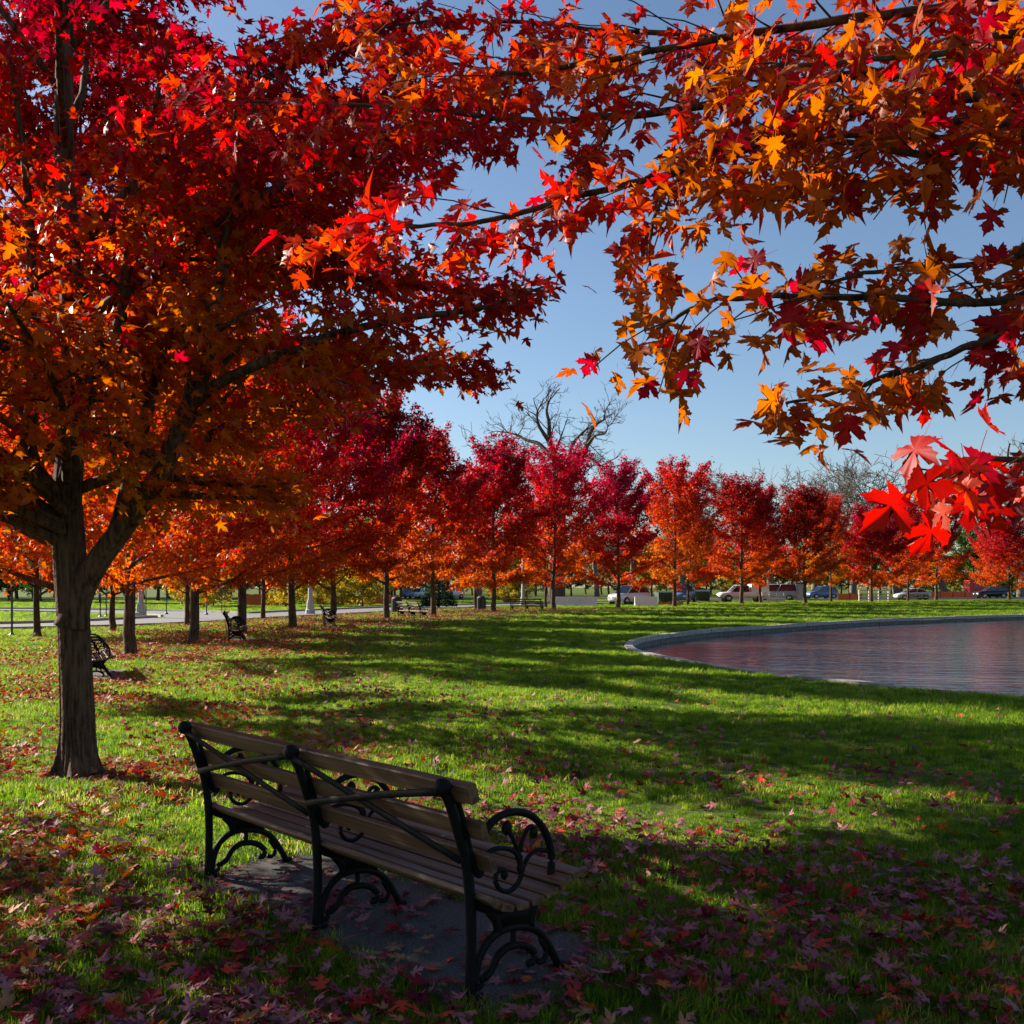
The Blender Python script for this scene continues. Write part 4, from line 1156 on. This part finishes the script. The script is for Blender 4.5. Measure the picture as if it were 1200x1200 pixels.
for k_ in (-1, 1):
    dd_ = link('door', MB().box((0.4 * k_, -0.46, 1.05), (0.74, 0.03, 1.85)).mesh('door', M['lamp_concrete']), cb)
    link('handle', MB().box((0.08 * k_, -0.49, 1.05), (0.03, 0.03, 0.2)).mesh('handle', M['steel']), dd_)
link('cap', MB().box((0, 0, 2.085), (1.7, 1.0, 0.06)).mesh('cap', M['steel']), cb)

# ------------------------------------------------------------------ bare trees beyond
M['pale_bark'] = bark_material('pale_tree_bark', (0.10, 0.085, 0.07), (0.22, 0.19, 0.155), 0.4)
def bare_tree(seed, H, r0, spread=0.62, levels=7):
    r = np.random.default_rng(seed)
    lines = []
    def grow(p, d, L, rad, lev):
        n = 5 if lev < 4 else 3
        P = wander(p, d, L, n, r, 0.10 + 0.035 * lev, 0.03 if lev > 0 else 0.05)
        r1 = rad * (0.72 if lev else 0.80)
        lines.append((P, np.linspace(max(rad, 0.034), max(r1, 0.028), n + 1)))
        if lev >= levels or rad < 0.013: return
        k_ = 2 if lev in (0,) else (3 if r.random() < 0.42 else 2)
        ax = unit(P[-1] - P[-2])
        ph = r.uniform(0, 6.28)
        for j in range(k_):
            a = ph + j * 2 * math.pi / k_ + r.normal(0, 0.3)
            u_ = unit(np.cross(ax, [0.3, 0.9, 0.1])); v_ = np.cross(ax, u_)
            sp = spread * r.uniform(0.6, 1.25)
            dd = ax * math.cos(sp) + (u_ * math.cos(a) + v_ * math.sin(a)) * math.sin(sp)
            if dd[2] < -0.2: dd[2] *= 0.3
            grow(P[-1], dd, L * r.uniform(0.66, 0.92) if lev else L * r.uniform(0.62, 0.8), r1 * r.uniform(0.62, 0.82), lev + 1)
        if lev > 0:
            for j in range(r.integers(1, 4)):
                i_ = r.integers(1, n)
                dd = unit(unit(P[i_] - P[i_-1]) + r.normal(0, 0.8, 3))
                grow(P[i_], dd, L * 0.5, rad * 0.35, max(lev + 2, 4))
    grow(np.array([0, 0, -0.1]), np.array([0, 0, 1.0]), H * 0.30, r0, 0)
    top = max(P[:, 2].max() for P, _ in lines)
    s = H / top
    lines = [(P * np.array([s, s, s]), R_ * s ** 0.5) for P, R_ in lines]
    main = [l for l in lines if l[1][0] > 0.10]; fine = [l for l in lines if l[1][0] <= 0.10]
    V1, F1 = tubes_np(main, 7); V2, F2 = tubes_np(fine, 3)
    return mesh_np('trunk', V1, F1, M['pale_bark'], smooth=True), mesh_np('crown', V2, F2, M['pale_bark'])
bare_protos = [None, bare_tree(9, 20, 0.5, 0.55), bare_tree(15, 20, 0.5, 0.5)]
def grand_bare_tree(seed, d=100.0):
    """the wide old crown: main limbs laid out, the rest grown"""
    r = np.random.default_rng(seed); o = np.array([(652 - 600) / 1200 * d, d, 0])
    def w(pts): return spline(np.array([at(u, v, d + q) for u, v, q in pts]) - o, 5)
    mains = [(np.array([(0, 0, -0.1), (0, 0, 3), (0.1, 0, 6), (0.2, 0, 9), (0.3, 0, 11.2)]), 0.70, 0.50),
        (w([(655, 575, 0), (663, 556, 0), (672, 542, 0.6), (684, 525, 1), (690, 510, 1.5), (694, 496, 2), (702, 486, 2.5), (712, 480, 3)]), 0.40, 0.06),
        (w([(655, 575, 0), (660, 550, -.4), (655, 534, -1), (646, 516, -1.5), (643, 500, -1.8), (643, 484, -2), (640, 468, -2.2), (645, 452, -2.4)]), 0.38, 0.05),
        (w([(655, 536, -.6), (642, 522, 1), (630, 510, 2), (616, 506, 3), (602, 499, 4), (592, 497, 5)]), 0.24, 0.04),
        (w([(646, 512, -1.5), (637, 498, -2.5), (630, 486, -3), (628, 472, -3.5), (632, 462, -4)]), 0.18, 0.04),
        (w([(668, 546, 0.4), (668, 528, -1), (672, 510, -2), (680, 500, -3), (690, 490, -4)]), 0.22, 0.04),
        (w([(690, 512, 1.4), (700, 500, 0), (712, 497, -1.5), (716, 486, -3)]), 0.14, 0.03),
        (w([(684, 524, 1), (698, 530, 2), (706, 537, 3), (722, 539, 4)]), 0.14, 0.03),
        (w([(650, 575, 0), (632, 560, 2), (616, 552, 3), (604, 545, 4)]), 0.2, 0.04),
        (w([(658, 560, 0), (655, 545, 4), (650, 530, 7), (655, 510, 8), (662, 490, 9)]), 0.24, 0.04),
        (w([(660, 565, 0), (672, 558, -4), (684, 548, -7), (690, 535, -9)]), 0.2, 0.04)]
    lines = [(P, 1.35 * np.linspace(a, b, len(P))) for P, a, b in mains]
    fine = []
    def grow(p, dr, L, rad, lev):
        P = wander(p, dr, L, 4, r, 0.20, 0.03)
        fine.append((P, np.linspace(rad, max(rad * 0.55, 0.016), 5)))
        if lev >= 3: return
        for j in range(r.integers(2, 4)):
            i_ = r.integers(1, 5); dd = unit(unit(P[i_] - P[i_-1]) * 0.9 + r.normal(0, 0.55, 3))
            grow(P[i_], dd, L * r.uniform(0.5, 0.75), max(rad * 0.5, 0.018), lev + 1)
    for P, R_ in lines[1:]:
        n = int(len(P) * 0.32)
        for j in range(n):
            i_ = r.integers(len(P) // 4, len(P) - 1)
            dd = unit(unit(P[i_] - P[i_-1]) * 0.7 + r.normal(0, 0.6, 3) + np.array([0, 0, 0.15]))
            grow(P[i_], dd, r.uniform(1.2, 2.4), 0.075, 0)
        grow(P[-1], unit(P[-1] - P[-2]), 1.6, 0.05, 0)
    V1, F1 = tubes_np(lines, 8); V2, F2 = tubes_np(fine, 3)
    return mesh_np('trunk', V1, F1, M['old_bark'], smooth=True), mesh_np('crown', V2, F2, M['old_bark'])
bare_protos[0] = grand_bare_tree(3)
def bare(pi, u, d, H, label, group=None, rz=0.0, wx=1.0):
    p = bare_protos[pi]; h0 = [23.5, 20, 20][pi]
    t = thing('bare_tree', label, 'tree', ((u - 600) / 1200 * d, d, 0), rz, group)
    t.scale = (H / h0 * wx, H / h0 * wx, H / h0)
    link('trunk', p[0], t); link('crown', p[1], t)
bare(0, 652, 100, 22.3, 'tall leafless tree with wide dark crown rising behind the red maples')
bare(1, 594, 104, 18.0, 'thinner leafless tree beside the tall dark one, behind the red maples', rz=1.0)
far_label = 'pale leafless tree far beyond the red maples'
for i, (u, d, H) in enumerate([(800, 175, 19.5), (850, 190, 22), (902, 170, 20.5), (955, 185, 22), (1000, 175, 21), (1052, 180, 24), (1105, 170, 21), (1150, 165, 22.5), (1196, 160, 22), (745, 185, 17), (700, 180, 16.5), (560, 170, 17), (500, 165, 16), (1235, 170, 22)]):
    bare(1 + i % 2, u, d, H * 1.12, far_label, 'leafless trees far beyond', rz=i * 1.3, wx=1.1)

# ------------------------------------------------------------------ leafy trees and shrubs beyond the road
def pal_of(c0, c1):
    c0, c1 = np.array(c0), np.array(c1)
    def f(t, r):
        q = r.uniform(0, 1, (len(t), 1)); return (c0 * q + c1 * (1 - q)) * r.uniform(0.7, 1.15, (len(t), 1))
    return f
wood_profile = [1.0, 1.0, 1.0, 0.9, 0.65, 0.4]
back_protos = {
    'green': maple_proto(51, 8, 3.6, 0.9, 7000, 0.30, LEAF_FAR, n_limb=26, prof=wood_profile, pal=pal_of((0.035, 0.075, 0.015), (0.07, 0.12, 0.02)), mat='leaf'),
    'yellow': maple_proto(52, 7, 3.0, 0.7, 6000, 0.28, LEAF_FAR, n_limb=26, prof=wood_profile, pal=pal_of((0.40, 0.26, 0.02), (0.22, 0.22, 0.02)), mat='leaf'),
    'rust': maple_proto(53, 8, 3.0, 1.0, 6000, 0.30, LEAF_FAR, n_limb=26, prof=wood_profile, pal=pal_of((0.28, 0.12, 0.03), (0.16, 0.10, 0.03)), mat='leaf'),
    'shrub': maple_proto(54, 2.6, 1.9, 0.15, 5000, 0.16, LEAF_FAR, r0=0.06, n_limb=24, prof=wood_profile, pal=pal_of((0.48, 0.30, 0.02), (0.26, 0.26, 0.03)), mat='leaf'),
}
lab = {'green': 'dark green leafy tree beyond the road', 'yellow': 'yellow-green leafy tree beyond the road', 'rust': 'russet leafy tree beyond the road', 'shrub': 'low yellow shrub growing beyond the road'}
back = []
brng = np.random.default_rng(77)
for u in range(-120, 470, 34):
    back.append(('green' if brng.random() < 0.75 else 'rust', u + brng.uniform(-8, 8), brng.uniform(104, 128), brng.uniform(0.8, 1.25)))
for u in range(-160, 490, 17): back.append(('green' if brng.random() < 0.7 else 'rust', u + brng.uniform(-8, 8), brng.uniform(140, 175), brng.uniform(1.1, 1.6)))
for u in (335, 372, 400, 425, 590, 604, 225, 250): back.append(('shrub', u, brng.uniform(84, 95) + (14 if u > 500 else 0), brng.uniform(1.0, 1.5)))
for u in (440, 455, 575, 588, 600, 625, 735, 768, 808, 832, 855, 1120, 1180, 1205): back.append(('yellow', u + brng.uniform(-5, 5), brng.uniform(165, 200), brng.uniform(0.9, 1.3)))
for u in range(430, 1300, 15): back.append((['green', 'rust', 'yellow', 'rust', 'green'][brng.integers(0, 5)], u + brng.uniform(-8, 8), brng.uniform(195, 260), brng.uniform(1.1, 1.7)))
for kind_, u, d, s in back:
    tree(back_protos[kind_], 'leafy_shrub' if kind_ == 'shrub' else 'leafy_tree', lab[kind_], 'shrub' if kind_ == 'shrub' else 'tree', ((u - 600) / 1200 * d, d, 0), brng.uniform(0, 6.28), (s, s, s * brng.uniform(0.85, 1.1)), lab[kind_].replace('tree', 'trees').replace('shrub', 'shrubs'))
# cone-shaped evergreen seen behind the eighth maple
r = np.random.default_rng(61)
n = 5000
zz = r.uniform(0, 1, n) ** 1.3; aa = r.uniform(0, 6.28, n); rr_ = (1 - zz) * 1.5 * np.sqrt(r.uniform(0.25, 1, n)) + 0.05
pos = np.column_stack([rr_ * np.cos(aa), rr_ * np.sin(aa), 0.15 + zz * 4.5])
Rm = leaf_axes(r, pos, np.zeros(3), np.zeros((n, 3)))
V, F, Cc = place_leaves(LEAF_FAR, pos, Rm, 0.2 * r.uniform(0.7, 1.2, n), pal_of((0.015, 0.04, 0.02), (0.03, 0.07, 0.03))(zz, r), r)
t = thing('evergreen_tree', 'small dark cone-shaped evergreen behind the eighth maple', 'tree', gp(514, 84))
link('crown', mesh_np('crown', V, F, M['leaf'], Cc), t)
link('trunk', MB().lathe([(0.12, 0), (0.02, 4)], 8).mesh('trunk', M['old_bark']), t)

# ------------------------------------------------------------------ fallen leaves
FALL = [np.array(c) for c in ((0.13, 0.010, 0.022), (0.28, 0.016, 0.028), (0.42, 0.03, 0.025), (0.36, 0.15, 0.17), (0.30, 0.10, 0.13), (0.22, 0.05, 0.075), (0.50, 0.14, 0.02), (0.34, 0.18, 0.09), (0.55, 0.06, 0.03))]
def noise2(x, y, s, seed):
    rr = np.random.default_rng(seed); f = np.zeros(len(x))
    for _ in range(7):
        k_ = rr.normal(0, 1, 2) * s; f += np.sin(k_[0] * x + k_[1] * y + rr.uniform(0, 6.28))
    return f / 7 ** 0.5
all_tr = np.array([(BX, BY), (OX, OY)] + inner_row)
def row_dist(x, y):
    return np.min(np.hypot(x[:, None] - all_tr[None, :, 0], y[:, None] - all_tr[None, :, 1]), 1)
r = np.random.default_rng(88)
N0 = 600000
d = 3.0 + (75 - 3.0) * r.uniform(0, 1, N0) ** 2.0
xx = (r.uniform(-0.72, 0.66, N0)) * d + r.uniform(-1.2, 1.2, N0)
# sampling density per m2 -> thin to the wanted density
dens_s = N0 / (1.38 * d) / (2 * np.sqrt((75 - 3.0) * (d - 3.0 + 0.02)))
rd = row_dist(xx, d)
want = 360 * np.exp(-np.clip(d - 4.2, 0, 99) / 2.0) * np.where(xx < -0.3, 1.25, 1.0) + 30 * np.exp(-(rd / 4.0) ** 2) * np.where(d > 13, 7.0, 1) + 3.0 * np.exp(-d / 14) + 230 * np.exp(-((xx - BX + 0.6) ** 2 + (d - BY + 0.8) ** 2) / 3.9 ** 2)
want *= np.clip(0.75 + 0.6 * noise2(xx, d, 2.2, 5), 0.12, 2.0)
kp = r.uniform(0, 1, N0) < want / np.maximum(dens_s, 1e-3)
kp &= ~in_poly(xx, d, pond) & ~in_poly(xx, d, road_poly)
kp &= (np.hypot(xx - BX, d - BY) > 0.22)
xx, d = xx[kp], d[kp]
onpad = np.zeros(len(xx), bool)
for p in pads: onpad |= in_poly(xx, d, p)
kk = ~onpad | (r.uniform(0, 1, len(xx)) < 0.6)
xx, d, onpad = xx[kk], d[kk], onpad[kk]
n = len(xx)
z = np.where(onpad, 0.030, np.clip(0.042 + 0.016 * r.normal(size=n), 0.012, 0.08))
z = z + np.interp(d, [10, 16, 26, 50, 75], [0, 0.03, 0.05, 0.09, 0.13]) * ~onpad
pos = np.column_stack([xx, d, z])
flip = r.uniform(0, 1, n) < 0.5
nrm = unit(r.normal(0, 0.25, (n, 3)) * np.where(onpad, 0.5, 1.6)[:, None] + np.where(flip, -1, 1)[:, None] * np.array([0, 0, 1.0]))
az = r.uniform(0, 6.28, n)
Rm = vary(frames(nrm, np.column_stack([np.cos(az), np.sin(az), np.zeros(n)])), r)
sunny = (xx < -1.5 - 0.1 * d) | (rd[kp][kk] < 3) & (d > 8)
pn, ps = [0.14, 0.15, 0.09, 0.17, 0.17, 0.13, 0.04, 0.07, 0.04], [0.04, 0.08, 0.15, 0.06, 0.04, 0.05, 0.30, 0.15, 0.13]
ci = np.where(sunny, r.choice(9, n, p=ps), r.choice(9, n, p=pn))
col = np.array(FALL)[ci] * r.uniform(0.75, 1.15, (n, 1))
sz = 0.070 * r.uniform(0.5, 1.35, n)
near = d < 13
fv = leaf_variants(CURLED, FALL, 'fallen')
face = np.where((np.abs(xx) < 0.5 * d) & (d > 3.95), sz / d, 0)
idx = np.argsort(-face)[:300]
flabels = {0: 'dark maroon', 1: 'crimson', 2: 'red', 3: 'pale pink', 4: 'mauve', 5: 'dusky purple', 6: 'orange', 7: 'tan', 8: 'scarlet'}
single = np.zeros(n, bool); single[idx] = True
for i in idx:
    c = int(ci[i]); me = fv[c * len(CURLED) + int(r.integers(0, len(CURLED)))][1]
    o = bpy.data.objects.new('fallen_leaf', me); C.objects.link(o)
    o.matrix_basis = Matrix(np.block([[Rm[i] * sz[i], pos[i][:, None]], [np.zeros((1, 3)), np.ones((1, 1))]]).tolist())
    where = 'on the dark pad under the bench' if onpad[i] else 'in the shaded grass around the bench'
    o['label'] = 'fallen %s maple leaf lying %s' % (flabels[c], where); o['category'] = 'leaf'
    o['group'] = 'fallen %s leaves %s' % (flabels[c], where)
Vs, Fs, Cs, o_ = [], [], [], 0
for msk, tm in ((near & ~single, CURLED), (~near & ~single, LEAF_FAR)):
    V, F, Cc = place_leaves(tm, pos[msk], Rm[msk], sz[msk] * (1 if tm is CURLED else 1.15), col[msk], r)
    Vs.append(V); Fs.append(F + o_); Cs.append(Cc); o_ += len(V)
lo = link('leaf_litter', mesh_np('leaf_litter', np.vstack(Vs), np.vstack(Fs), M['fallen'], np.vstack(Cs)))
lo['kind'] = 'stuff'; lo['label'] = 'scatter of small fallen maple leaves across the grass'; lo['category'] = 'leaf litter'
print('fallen leaves', n)

# ------------------------------------------------------------------ grass
def tuft(seed, nb, spread, h):
    rr = np.random.default_rng(seed); V, F = [], []
    for i in range(nb):
        a, q = rr.uniform(0, 6.28), spread * math.sqrt(rr.uniform(0, 1))
        bx, by = q * math.cos(a), q * math.sin(a)
        la = rr.uniform(0, 6.28); lean = rr.uniform(0.15, 0.95) * h; hh = h * rr.uniform(0.55, 1.15); w = rr.uniform(0.0012, 0.0024)
        px_, py_ = -math.sin(la) * w, math.cos(la) * w
        m1 = (bx + math.cos(la) * lean * 0.35, by + math.sin(la) * lean * 0.35, hh * 0.6); tpt = (bx + math.cos(la) * lean, by + math.sin(la) * lean, hh * rr.uniform(0.75, 1))
        o = len(V)
        V += [(bx - px_, by - py_, -0.01), (bx + px_, by + py_, -0.01), (m1[0] + px_ * .8, m1[1] + py_ * .8, m1[2]), (m1[0] - px_ * .8, m1[1] - py_ * .8, m1[2]), tpt]
        F += [(o, o+1, o+2), (o, o+2, o+3), (o+3, o+2, o+4)]
    return mesh_np('grass_tuft', np.array(V), np.array(F), M['grass'])
tufts = [bpy.data.objects.new('grass_tuft', tuft(s, 60, 0.075, 0.050)) for s in (1, 2, 3)]
r = np.random.default_rng(99)
pts, scl = [], []
for d0, d1, den, s in ((3.2, 7.5, 160, 1.0), (7.5, 14, 95, 1.15), (14, 26, 46, 1.4), (26, 50, 20, 1.7), (50, 125, 5, 2.1)):
    width = 1.36
    A_ = width * (d1 ** 2 - d0 ** 2) / 2 + 3 * (d1 - d0)
    n = int(A_ * den)
    d = np.sqrt(r.uniform(d0 ** 2, d1 ** 2, n)); x = r.uniform(-0.5, 0.5, n) * (width * d + 3)
    k_ = ~in_poly(x, d, pond + outn * 0.12) & ~in_poly(x, d, road_poly) & ~in_poly(x, d, side_poly)
    for p in pads: k_ &= ~in_poly(x, d, p.mean(0) + (p - p.mean(0)) * 0.93)
    for q in all_tr: k_ &= np.hypot(x - q[0], d - q[1]) > 0.24
    x, d = x[k_], d[k_]
    pts.append(np.column_stack([x, d, np.zeros(len(x))])); scl.append(s * r.uniform(0.65, 1.3, len(x)) * np.clip(1 + 0.25 * noise2(x, d, 1.3, 9), 0.6, 1.6))
pts, scl = np.vstack(pts), np.concatenate(scl)
gm = bpy.data.meshes.new('grass'); gm.vertices.add(len(pts)); gm.vertices.foreach_set('co', pts.astype(np.float32).ravel())
a_ = gm.attributes.new('tuft_scale', 'FLOAT', 'POINT'); a_.data.foreach_set('value', scl.astype(np.float32))
gm.materials.append(M['grass'])
gobj = link('grass', gm); gobj['kind'] = 'stuff'; gobj['label'] = 'mown green lawn grass between maples and pond'; gobj['category'] = 'grass'
ng = bpy.data.node_groups.new('grass_scatter', 'GeometryNodeTree')
ng.interface.new_socket('Geometry', in_out='INPUT', socket_type='NodeSocketGeometry')
ng.interface.new_socket('Geometry', in_out='OUTPUT', socket_type='NodeSocketGeometry')
N = ng.nodes; Lk = ng.links
gi, go = N.new('NodeGroupInput'), N.new('NodeGroupOutput')
mp = N.new('GeometryNodeMeshToPoints'); Lk.new(gi.outputs[0], mp.inputs[0])
jn = N.new('GeometryNodeJoinGeometry')
for t_ in tufts:
    oi = N.new('GeometryNodeObjectInfo'); oi.inputs['Object'].default_value = t_; oi.inputs['As Instance'].default_value = True
    Lk.new(oi.outputs['Geometry'], jn.inputs[0])
ip = N.new('GeometryNodeInstanceOnPoints'); ip.inputs['Pick Instance'].default_value = True
Lk.new(mp.outputs[0], ip.inputs['Points']); Lk.new(jn.outputs[0], ip.inputs['Instance'])
rv = N.new('FunctionNodeRandomValue'); rv.data_type = 'INT'; rv.inputs[4].default_value = 0; rv.inputs[5].default_value = 2
Lk.new(rv.outputs[2], ip.inputs['Instance Index'])
rr_ = N.new('FunctionNodeRandomValue'); rr_.data_type = 'FLOAT_VECTOR'; rr_.inputs[0].default_value = (-0.15, -0.15, 0); rr_.inputs[1].default_value = (0.15, 0.15, 6.283)
Lk.new(rr_.outputs[0], ip.inputs['Rotation'])
na = N.new('GeometryNodeInputNamedAttribute'); na.data_type = 'FLOAT'; na.inputs[0].default_value = 'tuft_scale'
Lk.new(na.outputs[0], ip.inputs['Scale'])
Lk.new(ip.outputs[0], go.inputs[0])
md = gobj.modifiers.new('scatter', 'NODES'); md.node_group = ng
print('tufts', len(pts))
